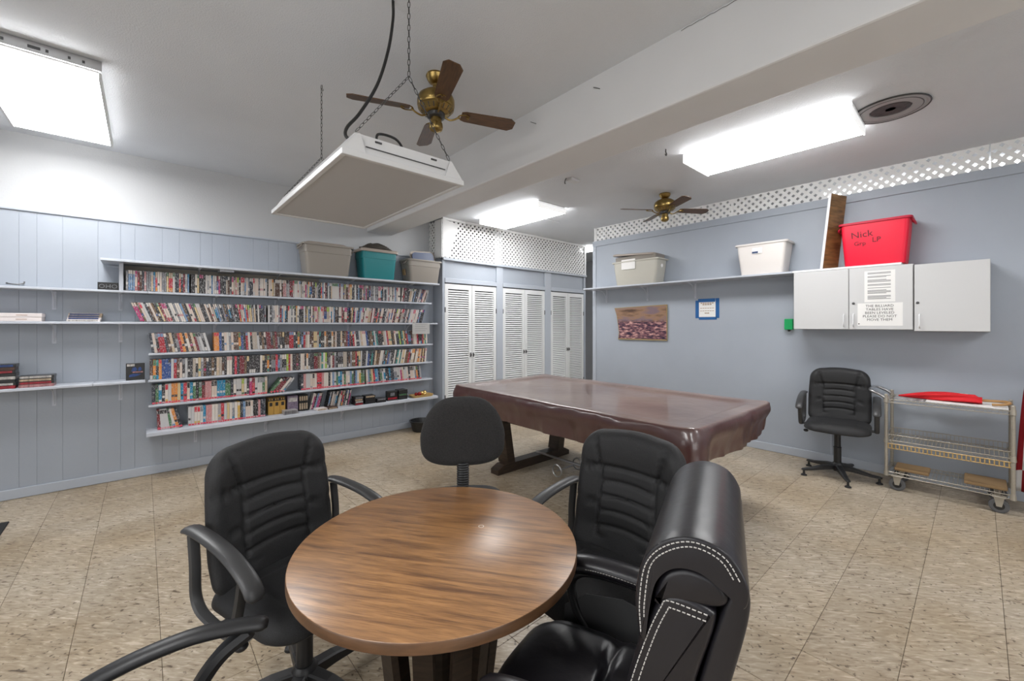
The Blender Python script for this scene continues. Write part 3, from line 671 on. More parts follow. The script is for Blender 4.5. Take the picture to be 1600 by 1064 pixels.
def case_mesh(thick, dep, hgt, colname, sticker, rr, sleeve=False):
    bm = nb(); bl = bm.loops.layers.float_color.new('Col')
    base = rr.choice(PAL[colname]); second = rr.choice(ANY + PAL['white'] * 3 + PAL['black'] * 3)
    shell = (0.012, 0.012, 0.013) if not sleeve and colname != 'white' else ((0.45, 0.43, 0.42) if not sleeve else base)
    def cube(x0, y0, z0, x1, y1, z1, cols):
        r = bmesh.ops.create_cube(bm, size=1, matrix=Matrix.Translation(((x0 + x1) / 2, (y0 + y1) / 2, (z0 + z1) / 2)) @ Matrix.Diagonal((x1 - x0, y1 - y0, z1 - z0, 1)))
        for f in {f for v in r['verts'] for f in v.link_faces}:
            for l in f.loops: l[bl] = (*cols, 1)
    cube(0, 0.0006, 0, thick, dep, hgt, shell)
    zs = [0.004]; cols = []
    if sticker: zs.append(0.021); cols.append((0.62, 0.05, 0.09) if rr.random() < 0.8 else (0.6, 0.25, 0.28))
    r = rr.random()
    if r < 0.30: cuts = [hgt * 0.80]; cc = [base, second]
    elif r < 0.55: cuts = [hgt * 0.30, hgt * 0.42]; cc = [base, second, base]
    elif r < 0.75: cuts = [hgt * 0.22, hgt * 0.7]; cc = [second, base, rr.choice(ANY)]
    else: cuts = []; cc = [base]
    zs += cuts + [hgt - 0.004]; cols += cc
    for a, b, c in zip(zs, zs[1:], cols): cube(thick * 0.07, 0.0, a, thick * 0.93, 0.0008, b, c)
    me = bpy.data.meshes.new('case'); bmesh.ops.recalc_face_normals(bm, faces=bm.faces); bm.to_mesh(me); bm.free(); me.materials.append(M['spine']); return me
VAR = {}
def variants(key, thick, dep, hgt, names, sticker, n=3, sleeve=False):
    rr = random.Random(hash(key) % 1000 if not isinstance(key, str) else sum(map(ord, key)))
    VAR[key] = [(nm, case_mesh(thick * rr.uniform(0.9, 1.1), dep, hgt * rr.uniform(0.985, 1.01), nm, sticker, rr, sleeve)) for nm in names for _ in range(n)]
mixA = ['white'] * 4 + ['black'] * 4 + ['red', 'blue', 'blue', 'grey', 'grey', 'beige', 'beige', 'pink', 'brown']
variants('disc', 0.0150, 0.135, 0.190, mixA, False, 3)
variants('vhs', 0.0205, 0.13, 0.190, ['white'] * 4 + ['black'] * 6 + ['red', 'red', 'beige', 'beige', 'brown', 'brown', 'green', 'blue', 'orange', 'grey'], False, 3, True)
variants('vhsred', 0.0235, 0.13, 0.188, ['white'] * 5 + ['black'] * 2 + ['red', 'blue', 'blue', 'beige', 'green', 'pink', 'grey', 'orange'], True, 3, True)
CASES = []     # (kind, shelf phrase, mesh, colour name, x, y, z, lean)
def row(kind, phrase, x0, x1, y, z, lean_fn, gaps=(), pref=None, yj=0.004, seed=1):
    rr = random.Random(seed); x = x0; last = None
    while x < x1:
        g = next((b for a, b in gaps if a <= x < b), None)
        if g: x = g; continue
        a = math.radians(lean_fn(x) + rr.uniform(-0.25, 0.25))
        nm, me = rr.choice(VAR[kind])
        if last and rr.random() < 0.12: nm, me = last        # short runs of alike cases
        last = (nm, me)
        th = max(v.co.x for v in me.vertices)
        step = th / math.cos(a) + 0.0008
        if x + step > x1: break
        if a > 0: loc = (x + 0.0004, z + th * math.sin(a))     # top leans to +X: the lower right corner stands on the shelf
        else: loc = (x + 0.0004, z)
        CASES.append([kind, phrase, me, nm, loc[0], y + rr.uniform(0, yj), loc[1] + 0.0006, a])
        x += step
def ramp(x, pts):
    if x <= pts[0][0]: return pts[0][1]
    for (a, u), (b, v) in zip(pts, pts[1:]):
        if x <= b: return u + (v - u) * (x - a) / (b - a)
    return pts[-1][1]
# a hop in the lean needs a little room: gaps where the direction changes
row('disc', 'row under the topmost shelf', -0.12, 2.97, 5.165, 1.7655, lambda x: 0 if x < 2.6 else ramp(x, [(2.6, 6), (2.9, 20)]), gaps=[(0.335, 0.35), (2.58, 2.6)], seed=3)
row('disc', 'row on the eye-level shelf', -0.02, 2.92, 5.165, 1.4805, lambda x: ramp(x, [(-0.02, -21), (0.5, -17), (0.75, -10), (0.9, -3), (1.0, 0)]) if x < 1.0 else (0 if x < 1.9 else ramp(x, [(1.9, 3), (2.3, 12), (2.9, 16)])), gaps=[(0.49, 0.50), (1.0, 1.02)], seed=5)
row('vhs', 'row on the fourth shelf', 0.06, 3.02, 5.19, 1.1855, lambda x: ramp(x, [(0.06, -7), (0.45, -14), (0.52, -15)]) if x < 0.52 else (ramp(x, [(0.54, -1), (1.1, -5), (1.2, 0), (1.9, 0), (2.0, -6), (2.7, -9), (2.9, -2)])), gaps=[(0.50, 0.54), (2.85, 2.88)], seed=8)
row('vhs', 'row on the fifth shelf', 0.045, 3.0, 5.19, 0.9325, lambda x: 0 if x < 2.05 else ramp(x, [(2.05, 2), (2.3, 10), (2.8, 12), (2.95, 5)]), seed=13)
row('vhsred', 'stickered row on the sixth shelf', 0.06, 1.03, 5.19, 0.6955, lambda x: 0, seed=17)
row('vhsred', 'stickered row on the sixth shelf', 1.04, 1.20, 5.19, 0.6955, lambda x: 38, seed=19)
row('vhsred', 'stickered row on the sixth shelf', 1.36, 2.93, 5.19, 0.6955, lambda x: ramp(x, [(1.36, 0), (2.1, 0), (2.15, -5), (2.9, -7)]), gaps=[(2.1, 2.13)], seed=23)
row('vhsred', 'stickered row on the bottom shelf', 0.10, 0.30, 5.16, 0.4555, lambda x: ramp(x, [(0.1, -2), (0.3, -18)]), seed=29)
row('vhsred', 'stickered row on the bottom shelf', 0.33, 1.00, 5.16, 0.4555, lambda x: 0, seed=31)
row('disc', 'right of gold boxes', 1.46, 1.58, 5.22, 0.4555, lambda x: 14, seed=37)
row('disc', 'right of gold boxes', 1.66, 1.92, 5.22, 0.4555, lambda x: 12, seed=38)
ONES = 'zeroth first second third fourth fifth sixth seventh eighth ninth tenth eleventh twelfth thirteenth fourteenth fifteenth sixteenth seventeenth eighteenth nineteenth'.split()
def ordinal(n):
    if n < 20: return ONES[n]
    t_, o_ = divmod(n, 10)
    return ('twentieth thirtieth fortieth fiftieth'.split()[t_ - 2]) if o_ == 0 else ('twenty thirty forty fifty'.split()[t_ - 2] + '-' + ONES[o_])
ORD = {}; _cnt = {}
for c in sorted(CASES, key=lambda q: q[4]):
    _cnt[(c[1], c[3])] = _cnt.get((c[1], c[3]), 0) + 1; ORD[id(c)] = _cnt[(c[1], c[3])]
def bigness(c): return 1.0 / (c[4] * 0.664 + c[5] * 0.747)
KINDNAME = {'disc': ('disc_case', 'slim disc case'), 'vhs': ('tape_case', 'tape case'), 'vhsred': ('tape_case', 'tape case')}
for kset in (('disc',), ('vhs', 'vhsred')):
    L = sorted([c for c in CASES if c[0] in kset], key=bigness, reverse=True)
    for c in L[:296 if kset[0] == 'disc' else 290]:
        kind, phrase, me, nm, x, y, z, a = c
        o = bpy.data.objects.new(KINDNAME[kind][0], me); C.objects.link(o)
        o.location = (x, y, z); o.rotation_euler = (0, a, 0)
        lean = '' if abs(a) < 0.04 else ('leaning ' if True else '')
        tag(o, '%s%s-spined case, %s %s one from the left, %s' % (lean, nm, ordinal(ORD[id(c)]), nm, phrase), 'case', phrase)
    tri = nb(); bl = None
    import numpy as np
    V, F, CO = [], [], []
    for c in L[296 if kset[0] == 'disc' else 290:]:
        kind, phrase, me, nm, x, y, z, a = c
        MM = Matrix.Translation((x, y, z)) @ Matrix.Rotation(a, 4, 'Y'); off = len(V)
        V += [tuple(MM @ v.co) for v in me.vertices]
        ca = me.color_attributes['Col'].data
        for p in me.polygons:
            F.append([off + i for i in p.vertices]); CO += [tuple(ca[li].color) for li in p.loop_indices]
    tri.free()
    if V:
        me = bpy.data.meshes.new('rest'); me.from_pydata(V, [], F); at = me.color_attributes.new('Col', 'FLOAT_COLOR', 'CORNER')
        at.data.foreach_set('color', [v for c in CO for v in c]); me.materials.append(M['spine'])
        o = bpy.data.objects.new('disc_cases' if kset[0] == 'disc' else 'tape_cases', me); C.objects.link(o); o['kind'] = 'stuff'
        tag(o, 'packed %s at the right-hand end of the shelves' % ('slim disc cases' if kset[0] == 'disc' else 'tape cases'), 'cases')

def flat_case(x0, y0, z0, wd, dep, th, m_body, m_print, label, cat='case', name='disc_case', rz=0, group=None):
    t = empty(name, (x0 + wd / 2, y0 + dep / 2, z0), rz); tag(t, label, cat, group)
    bm = nb(); box(bm, -wd / 2, -dep / 2 + 0.0008, 0, wd / 2, dep / 2, th, bev=0.0012); obj('case_body', bm, m_body, t)
    bm = nb(); box(bm, -wd / 2 + 0.006, -dep / 2, th * 0.15, wd * 0.42, -dep / 2 + 0.0008, th * 0.85); obj('spine_print', bm, m_print, t)
    return t
CM = {k: mat('print_' + k, v[0], 0.4, var=(70, 0.55, None, (1, 1, 0.3))) for k, v in PAL.items()}
# two wide white boxes, far left of the eye-level shelf
for i in range(2):
    t = empty('flat_box', (-0.80 + 0.002 * i, 5.24, 1.481 + i * 0.034)); tag(t, 'wide off-white box lying on the left of the eye-level shelf, %s of two' % ('bottom' if i == 0 else 'top'), 'box')
    bm = nb(); box(bm, -0.2, -0.08, 0, 0.17, 0.09, 0.0325, bev=0.003); obj('box_body', bm, M['pinkwhite'], t)
    bm = nb(); box(bm, 0.03, -0.0815, 0.015, 0.09, -0.0801, 0.019); obj('print_line', bm, M['inkbrown'], t)
# four flat cases
for i, (cm, nm) in enumerate((('white', 'white and lilac'), ('blue', 'pale blue'), ('blue', 'navy and cream'), ('blue', 'darkest navy'))):
    t = flat_case(-0.49 + 0.004 * i, 5.165 + 0.003 * (i % 2), 1.481 + i * 0.0182, 0.205, 0.135, 0.0178, M['pinkwhite'] if i < 2 else CM['beige'], CM['white'] if i == 0 else (M['navy'] if i > 1 else CM['blue']), '%s case stacked flat left of the leaning row, %s' % (nm, ['bottom', 'second from bottom', 'third from bottom', 'top'][i]))
# piles on the short left shelf
cs = ['red', 'white', 'black', 'white', 'black', 'red', 'brown', 'blue', 'beige', 'black']
for i in range(8):
    flat_case(-0.96 + 0.003 * math.sin(i * 2), 5.15, 0.941 + i * 0.0245, 0.19, 0.13, 0.0235, M['black'] if i % 3 else CM[cs[i]], CM[cs[i]], '%s tape case lying in the tall pile at the far left, position %s' % (cs[i], ['bottom', 'second', 'third', 'fourth', 'fifth', 'sixth', 'seventh', 'top'][i]), name='tape_case')
for i in range(4):
    flat_case(-0.755 + 0.003 * math.sin(i * 3), 5.15, 0.941 + i * 0.0235, 0.195, 0.13, 0.023, CM['pink'] if i == 0 else M['black'], CM[['pink', 'red', 'beige', 'white'][i]], '%s tape case lying in the low pile on the short left shelf, %s' % (['pink', 'red', 'yellowish', 'white-edged'][i], ['bottom', 'second', 'third', 'top'][i]), name='tape_case')
# standing case with printed cover
t = empty('tape_case', (-0.055, 5.2, 0.941)); tag(t, 'black tape case standing cover outward at the right end of the short left shelf', 'case')
bm = nb(); box(bm, -0.065, 0, 0, 0.065, 0.026, 0.155, bev=0.002); obj('case_body', bm, M['black'], t)
bm = nb(); box(bm, -0.058, -0.0012, 0.128, -0.005, 0, 0.148); obj('title_block', bm, CM['white'], t)
bm = nb(); box(bm, -0.02, -0.0014, 0.068, 0.052, 0, 0.078); obj('title_stripe', bm, CM['pink'], t)
bm = nb()
prism(bm, [(-0.03, 0.08), (-0.02, 0.115), (0.0, 0.12), (0.012, 0.1), (0.004, 0.08)], lambda q: Vector((q[0], -0.0013, q[1])), lambda q: Vector((q[0], 0, q[1])))
prism(bm, [(0.018, 0.082), (0.02, 0.112), (0.035, 0.12), (0.045, 0.1), (0.035, 0.084)], lambda q: Vector((q[0], -0.0013, q[1])), lambda q: Vector((q[0], 0, q[1])))
prism(bm, [(-0.045, 0.03), (-0.04, 0.05), (-0.015, 0.058), (0.04, 0.055), (0.02, 0.04), (-0.01, 0.03)], lambda q: Vector((q[0], -0.0013, q[1])), lambda q: Vector((q[0], 0, q[1])))
obj('cover_print', bm, CM['blue'], t)
# patterned strip box left of the divider
t = empty('patterned_box', (-0.235, 5.22, 1.766)); tag(t, 'small dark box patterned with rings and bars left of the upper row', 'box')
bm = nb(); box(bm, -0.068, -0.05, 0, 0.066, 0.05, 0.066, bev=0.002); obj('box_body', bm, M['black'], t)
bm = nb()
text_bm(bm, 'OHO', 0.052, face_y(0.0, -0.0508, 0.014)); obj('box_lettering', bm, CM['grey'], t)
# paper note on the eye-level shelf
bm = nb(); loft(bm, [[Vector((2.75 + u * 0.27, 5.147 - 0.001 * (k % 2), 1.478 - v)) for v in (0.0, 0.15)] for k, u in enumerate((0, 0.25, 0.5, 0.75, 1.0))], closed=False, cap=(False, False))
bmesh.ops.solidify(bm, geom=bm.faces[:], thickness=0.0006)
t = obj('paper_note', bm, M['paper']); tag(t, 'handwritten paper note hanging from the right end of the eye-level shelf', 'note')
bm = nb()
for i in range(4): box(bm, 2.79, 5.1448, 1.455 - i * 0.028, 2.79 + 0.19 - 0.03 * (i % 2), 5.1454, 1.4575 - i * 0.028)
obj('handwriting', bm, M['ink'], t)
# bottom shelf: gold boxes, purple box, striped set and the rest
for i in range(3):
    t = empty('gold_box', (1.055 + i * 0.058, 5.20, 0.456)); tag(t, 'gold box with black emblem, %s of three on the bottom shelf' % ['left', 'middle', 'right'][i], 'box')
    bm = nb(); box(bm, -0.028, 0, 0, 0.028, 0.12, 0.185, bev=0.002); obj('box_body', bm, M['gold'], t)
    bm = nb(); box(bm, -0.028, -0.001, 0.15, 0.028, 0.0, 0.183); box(bm, -0.014, -0.001, 0.095, 0.014, 0.0, 0.135); obj('black_print', bm, M['black'], t)
    bm = nb(); box(bm, -0.016, -0.0014, 0.160, -0.006, -0.001, 0.178); box(bm, 0.006, -0.0014, 0.160, 0.016, -0.001, 0.178); obj('emblem', bm, M['gold'], t)
t = empty('boxed_set', (1.275, 5.20, 0.456)); tag(t, 'wide purple-grey boxed set beside the gold boxes', 'box')
bm = nb(); box(bm, -0.055, 0, 0, 0.055, 0.12, 0.185, bev=0.002); obj('box_body', bm, mat('purple_grey_print', (0.22, 0.17, 0.24), 0.5, var=(45, 0.5, None, (1, 1, 1))), t)
bm = nb(); box(bm, -0.045, -0.001, 0.12, 0.045, 0, 0.165); obj('title_block', bm, CM['white'], t)
for i in range(4):
    t = empty('tape_case', (1.352 + i * 0.024, 5.20, 0.456)); tag(t, 'black tape case with white bars right of the purple box, number %s from the left' % ['one', 'two', 'three', 'four'][i], 'case')
    bm = nb(); box(bm, -0.0115, 0, 0, 0.0115, 0.12, 0.185, bev=0.0015); obj('case_body', bm, M['black'], t)
    bm = nb(); box(bm, -0.008, -0.001, 0.02, 0.008, 0, 0.09); box(bm, -0.008, -0.001, 0.12, 0.008, 0, 0.17); obj('spine_print', bm, CM['beige'], t)
for i in range(4):
    flat_case(1.16, 5.09 + 0.004 * (i % 2), 0.456 + i * 0.0112, 0.14, 0.1, 0.0105, M['jewel'], CM['grey'], 'clear disc box lying in front of the purple set, %s of four' % ['bottom', 'second', 'third', 'top'][i])
for i in range(2):
    flat_case(1.50 + i * 0.12, 5.085, 0.456, 0.115, 0.12, 0.02, M['pinkwhite'] if i == 0 else CM['brown'], CM['beige'], '%s case lying flat in front of the leaning set' % ('white' if i == 0 else 'brown'), name='tape_case', rz=0.1)
def pile(xs, n, wd, cols, phrase, y=5.12, rz=0.0, th=0.025):
    for i in range(n):
        flat_case(xs + 0.004 * math.sin(i * 2.3), y, 0.456 + i * (th + 0.0004), wd, 0.12, th, M['black'], CM[cols[i % len(cols)]], 'black tape case in the %s, %s' % (phrase, ['bottom', 'second up', 'third up', 'fourth up', 'fifth up'][i]), name='tape_case', rz=rz)
pile(1.955, 4, 0.105, ['red', 'white', 'beige', 'grey'], 'pile just right of the leaning set')
pile(2.085, 4, 0.13, ['black', 'black', 'black', 'beige'], 'second pile from the leaning set')
pile(2.235, 2, 0.12, ['black', 'grey'], 'low pile in the middle of the loose tapes', y=5.11)
pile(2.545, 5, 0.125, ['black', 'black', 'green', 'black', 'black'], 'tall pile beside the woven tray', y=5.13)
t = empty('tape_case', (2.46, 5.17, 0.456)); tag(t, 'bulky black tape box with a red strip standing before the tall pile', 'case')
bm = nb(); box(bm, -0.075, -0.03, 0, 0.075, 0.03, 0.125, bev=0.008); obj('case_body', bm, M['black'], t)
bm = nb(); box(bm, -0.065, -0.0315, 0.015, 0.065, -0.03, 0.04); obj('title_stripe', bm, CM['red'], t)
bm = nb(); box(bm, -0.03, -0.0315, 0.06, 0.03, -0.03, 0.1); obj('cover_print', bm, CM['grey'], t)
t = empty('woven_tray', (2.90, 5.17, 0.456)); tag(t, 'small woven tray at the right end of the bottom shelf', 'tray')
bm = nb(); loft(bm, [rrect(0.14, 0.075, 0.02, z=0), rrect(0.155, 0.085, 0.02, z=0.03), rrect(0.148, 0.078, 0.02, z=0.03), rrect(0.135, 0.07, 0.02, z=0.012)]); obj('tray_body', bm, M['tray'], t)
for i, (x, y, r, m_, nm) in enumerate(((2.86, 5.15, 0.028, 'redball', 'dark red'), (2.83, 5.19, 0.022, 'redball', 'smaller dark red'), (2.905, 5.17, 0.030, 'goldball', 'large gold'), (2.955, 5.18, 0.033, 'goldball', 'largest gold'), (2.93, 5.13, 0.02, 'goldball', 'smallest gold'))):
    bm = nb(); bmesh.ops.create_uvsphere(bm, u_segments=16, v_segments=10, radius=r, matrix=Matrix.Translation((0, 0, r)))
    t = empty('ornament_ball', (x, y, 0.4685)); tag(t, '%s ornament ball in the woven tray' % nm, 'ornament')
    obj('ball', bm, M[m_], t, smooth=True); bm = nb(); lathe(bm, [(0.005, 2 * r - 0.001), (0.005, 2 * r + 0.005)], 8); obj('cap', bm, M['brass'], t)
# bucket on the floor
t = empty('bucket', (2.86, 5.10, 0.0)); tag(t, 'round black plastic basin on the floor under the bottom shelf', 'basin')
bm = nb(); lathe(bm, [(0.115, 0.0), (0.15, 0.13), (0.162, 0.133), (0.162, 0.145), (0.145, 0.145), (0.112, 0.012)], 32); obj('basin', bm, M['black'], t, smooth=True, sharp=40)
# black mat, far left
bm = nb(); box(bm, -1.5, 4.35, 0.0, -0.735, 4.73, 0.012, bev=0.004); tag(obj('floor_mat', bm, M['black_rubber']), 'black mat on the floor at the left edge of the room', 'mat')

# ------------------------------------------------------------------ storage tubs
def tub(loc, L, W, H, m, label, rim=None, lid=None, open_=True, taper=0.86, rz=0, rib=True, handles=True, cat='storage tub'):
    t = empty('storage_tub', loc, rz); tag(t, label, cat)
    hl, hw = L / 2, W / 2; bm = nb()
    def lp(f, z, r=0.035): return rrect(hl * f, hw * f * 1.0, r, 6, z)
    loops = [lp(taper * 0.97, 0, 0.03), lp(taper, 0.012), lp(taper + (1 - taper) * 0.70, H * 0.70)]
    if rib: loops += [lp(taper + (1 - taper) * 0.74 + 0.02, H * 0.71), lp(0.985, H - 0.03)]
    loops += [lp(0.985, H - 0.012), lp(1.04, H - 0.012), lp(1.05, H - 0.004), lp(1.04, H), lp(0.975, H)]
    if open_: loops += [lp(taper * 0.96, 0.012, 0.03)]
    loft(bm, loops); obj('tub_body', bm, m, t, smooth=True, sharp=35)
    bm = nb(); loft(bm, [rrect(hl * a, hw * a, 0.035, 6, z) for a, z in ((1.03, H - 0.022), (1.06, H - 0.020), (1.065, H - 0.004), (1.045, H - 0.002))] + [rrect(hl * 0.97, hw * 0.97, 0.03, 6, H - 0.003)], cap=(False, False))
    obj('rim', bm, rim or m, t, smooth=True, sharp=40)
    if handles:
        for s in (-1, 1):
            bm = nb(); x = s * hl * 1.0
            tube(bm, curve_pts([(x, -hw * 0.5, H - 0.02), (x + s * 0.022, -hw * 0.42, H - 0.05), (x + s * 0.026, 0, H - 0.06), (x + s * 0.022, hw * 0.42, H - 0.05), (x, hw * 0.5, H - 0.02)]), 0.009, 8)
            obj('handle', bm, rim or m, t, smooth=True)
    if lid:
        bm = nb(); loft(bm, [rrect(hl * a, hw * a, 0.04, 6, H + z) for a, z in ((1.07, -0.022), (1.09, -0.018), (1.09, 0.008), (1.05, 0.016), (0.95, 0.018), (0.92, 0.010), (0.5, 0.012))]); obj('lid', bm, lid, t, smooth=True, sharp=30)
    return t
ZS = 2.0355
t = tub((1.63, 5.19, ZS), 0.55, 0.27, 0.36, M['greytote'], 'large taupe tub with a loose lid, leftmost on the topmost shelf', lid=None, open_=False)
bm = nb(); loft(bm, [rrect(0.23 * a, 0.13 * a, 0.05, 6, z, c=(-0.02, 0.02)) for a, z in ((1.0, 0.36), (1.02, 0.372), (0.9, 0.385), (0.4, 0.39))]); obj('lid', bm, M['taupelid'], t, smooth=True, rot=(math.radians(4), 0, 0))
t = tub((2.255, 5.19, ZS), 0.46, 0.27, 0.36, M['teal'], 'teal storage tub with a taupe lid, middle of the topmost shelf', lid=M['taupelid'], open_=False, handles=False, taper=0.88)
bm = nb()
for i in range(7):
    r = 0.165 - i * 0.018
    tube(bm, [(0.02 + r * math.cos(a), 0.11 * math.sin(a) * r / 0.165, 0.018 + i * 0.010 + 0.006 * math.sin(3 * a + i)) for a in [2 * PI * k / 28 for k in range(29)]], 0.011, 7)
lathe(bm, [(0.13, 0.0), (0.12, 0.04), (0.06, 0.075), (0.01, 0.08)], 20)
bmesh.ops.scale(bm, vec=(1.25, 1, 1), verts=bm.verts[:])
tag(obj('coiled_bundle', bm, M['browncloth'], loc=(2.23, 5.19, ZS + 0.379), smooth=True), 'dark brown coiled bundle lying on the lid of the teal tub', 'bundle')
t = tub((2.905, 5.19, ZS), 0.50, 0.27, 0.31, M['greytote'], 'taupe tub at the right end of the topmost shelf with lids sticking out', open_=True)
bm = nb(); box(bm, -0.255, -0.05, 0.12, -0.246, 0.02, 0.20, bev=0.001); obj('paper_label', bm, M['cardboard'], t, rot=(0, math.radians(-6), 0))
for i, (m_, nm, dx, sz) in enumerate((('taupelid', 'taupe', 0.0, 0.20), ('navy', 'dark blue', -0.015, 0.175))):
    bm = nb(); loft(bm, [[Vector((p.x, y, p.y + 0.15)) for p in rrect(sz - abs(y) * 1, 0.16, 0.05, 6)] for y in (-0.008, 0.008)])
    tag(obj('loose_lid', bm, M[m_], loc=(2.97 + dx, 5.20 - i * 0.045, ZS + 0.15 - 0.025 * i), rot=(math.radians(-8), math.radians(-4), 0)), '%s tub lid standing inside the right-end taupe tub' % nm, 'lid')

# ------------------------------------------------------------------ right wall shelf, cabinets and tubs
t = empty('wall_shelf', (WX, 2.27, 2.0)); tag(t, 'long blue-grey shelf on the right wall reaching over the white cabinets', 'shelf')
bm = nb(); box(bm, 5.10 - WX, 0.46 - 2.27, -0.003, -0.001, 1.30 - 2.27, 0.017, bev=0.002); obj('shelf_board', bm, M['white'], t)
bm = nb(); box(bm, 5.10 - WX, 1.302 - 2.27, -0.003, -0.001, 4.08 - 2.27, 0.017, bev=0.002); obj('shelf_board', bm, M['shelf'], t)
for y in (3.85, 3.15, 2.46):
    bm = nb(); box(bm, -0.006, y - 2.27 - 0.012, -0.20, -0.001, y - 2.27 + 0.012, -0.004); box(bm, -0.25, y - 2.27 - 0.012, -0.008, -0.001, y - 2.27 + 0.012, -0.0035)
    tube(bm, curve_pts([(-0.22, y - 2.27, -0.008), (-0.1, y - 2.27, -0.04), (-0.03, y - 2.27, -0.11), (-0.006, y - 2.27, -0.18)]), 0.006, 6); obj('bracket', bm, M['shelf'], t)
def wall_cab(y0, y1, z0, z1, label, doors):
    t = empty('wall_cabinet', (WX - 0.001, (y0 + y1) / 2, z0)); tag(t, label, 'cabinet'); cy = (y0 + y1) / 2; D = 0.30
    bm = nb(); box(bm, -D, y0 - cy, 0, -0.001, y1 - cy, z1 - z0, bev=0.001); obj('cabinet_body', bm, M['lamedge'], t)
    for a, b, hs, lock in doors:
        bm = nb(); box(bm, -D - 0.019, a - cy + 0.002, 0.002, -D - 0.001, b - cy - 0.002, z1 - z0 - 0.002, bev=0.002); d = obj('cabinet_door', bm, M['lam'], t)
        hy = (a - cy + 0.035) if hs < 0 else (b - cy - 0.035)
        bm = nb(); tube(bm, curve_pts([(-D - 0.019, hy, 0.03), (-D - 0.042, hy, 0.045), (-D - 0.045, hy, 0.09), (-D - 0.042, hy, 0.135), (-D - 0.019, hy, 0.15)]), 0.0055, 8); obj('handle', bm, M['white'], d, smooth=True)
        if lock:
            bm = nb(); lathe(bm, [(0.011, 0), (0.011, 0.006), (0.008, 0.008)], 16); bmesh.ops.rotate(bm, cent=(0, 0, 0), matrix=Matrix.Rotation(-PI / 2, 3, 'Y'), verts=bm.verts[:])
            bmesh.ops.translate(bm, vec=(-D - 0.019, hy - (0 if lock > 0 else -0.012), 0.25), verts=bm.verts[:]); obj('lock', bm, M['chain'], d)
    return t
wall_cab(0.382, 1.285, 1.408, 1.995, 'white two-door wall cabinet with paper notices on its right door', [(0.832, 1.285, -1, 0), (0.384, 0.830, 1, 1)])
wall_cab(-0.065, 0.378, 1.396, 1.985, 'single white wall cabinet at the far right, without notices', [(-0.065, 0.378, 1, -1)])
XD = 5.40 - 0.001 - 0.30 - 0.019
bm = nb(); box(bm, XD - 0.0012, 0.50, 1.665, XD - 0.0002, 0.715, 1.955); t = obj('notice_sheet', bm, M['paper']); tag(t, 'typed notice sheet taped high on the middle white cabinet door', 'notice')
bm = nb(); z = 1.94
for k, (n_, gap) in enumerate(((2, 0.014), (2, 0.014), (3, 0.014), (2, 0.014), (1, 0.012), (4, 0.014), (4, 0.0))):
    for j in range(n_): box(bm, XD - 0.0016, 0.53 + (0.03 * ((j + k) % 3 == 2)), z - 0.0055, XD - 0.0012, 0.692, z); z -= 0.0095
    z -= gap
obj('typed_lines', bm, M['ink'], t)
bm = nb(); box(bm, XD - 0.0012, 0.45, 1.445, XD - 0.0002, 0.765, 1.655); t = obj('notice_sheet', bm, M['paper']); tag(t, 'billiard tables notice in capitals low on the middle cabinet door', 'notice')
bm = nb(); text_bm(bm, 'THE BILLIARD\nTABLES HAVE\nBEEN LEVELED\nPLEASE DO NOT\nMOVE THEM', 0.032, face_x(XD - 0.0016, 0.608, 1.618)); obj('notice_lettering', bm, M['inkdark'], t)
bm = nb(); lathe(bm, [(0.006, 0), (0.006, 0.002)], 8); bmesh.ops.rotate(bm, cent=(0, 0, 0), matrix=Matrix.Rotation(-PI / 2, 3, 'Y'), verts=bm.verts[:]); bmesh.ops.translate(bm, vec=(XD - 0.0012, 0.755, 1.462), verts=bm.verts[:]); obj('magnet', bm, M['chain'], t)
ZR_ = 2.0175
t = tub((5.25, 3.19, ZR_), 0.70, 0.28, 0.34, M['clearish'], 'cloudy clear tub on the right wall shelf near the corner, packed with grey tubs', open_=True, rz=-PI / 2, rib=False, handles=False, taper=0.88)
bm = nb(); box(bm, -0.12, 0.142, 0.22, 0.1, 0.146, 0.36); obj('paper_sheet', bm, M['paper'], t, loc=(-0.08, -0.288, 0))
bm = nb(); loft(bm, [rrect(0.29, 0.11, 0.03, 6, 0.015), rrect(0.325, 0.13, 0.03, 6, 0.40), rrect(0.31, 0.115, 0.03, 6, 0.40), rrect(0.28, 0.1, 0.03, 6, 0.03)])
h_ = nb(); lathe(h_, [(0.026, 0), (0.026, 0.004), (0.015, 0.005), (0.015, 0.001)], 20); bmesh.ops.rotate(h_, cent=(0, 0, 0), matrix=Matrix.Rotation(PI / 2, 3, 'Y'), verts=h_.verts[:]); obj('handle_ring', h_, M['paper'], t, loc=(0.338, 0.0, 0.24), rot=(0, math.radians(6), 0))
tag(obj('inner_tub', bm, M['greytote'], loc=(5.25, 3.19, ZR_), rot=(0, 0, -PI / 2), smooth=True), 'grey tub nested inside the cloudy clear tub', 'storage tub')
bm = nb(); loft(bm, [rrect(0.33 * a, 0.135 * a, 0.04, 6, z) for a, z in ((1.0, 0), (1.02, 0.004), (1.02, 0.022), (0.95, 0.03), (0.6, 0.032))])
tag(obj('loose_lid', bm, M['taupelid'], loc=(5.25, 3.22, ZR_ + 0.408), rot=(0, math.radians(4), -PI / 2), smooth=True), 'taupe lid resting on the tubs near the corner', 'lid')
t = tub((5.25, 1.61, ZR_), 0.50, 0.28, 0.35, M['cleartote'], 'milky white clear tub alone in the middle of the right wall shelf', open_=True, rz=-PI / 2, rib=False, handles=False, taper=0.84)
bm = nb(); box(bm, -0.0, 0, 0, 0.10, 0.001, 0.075); obj('label', bm, M['paper'], t, loc=(-0.08, -0.143, 0.23), rot=(math.radians(-6), 0, 0))
bm = nb(); box(bm, 0.0, -0.001, 0.005, 0.06, 0.0, 0.025); obj('label_print', bm, M['navy'], t, loc=(-0.08, -0.144, 0.23), rot=(math.radians(-6), 0, 0))
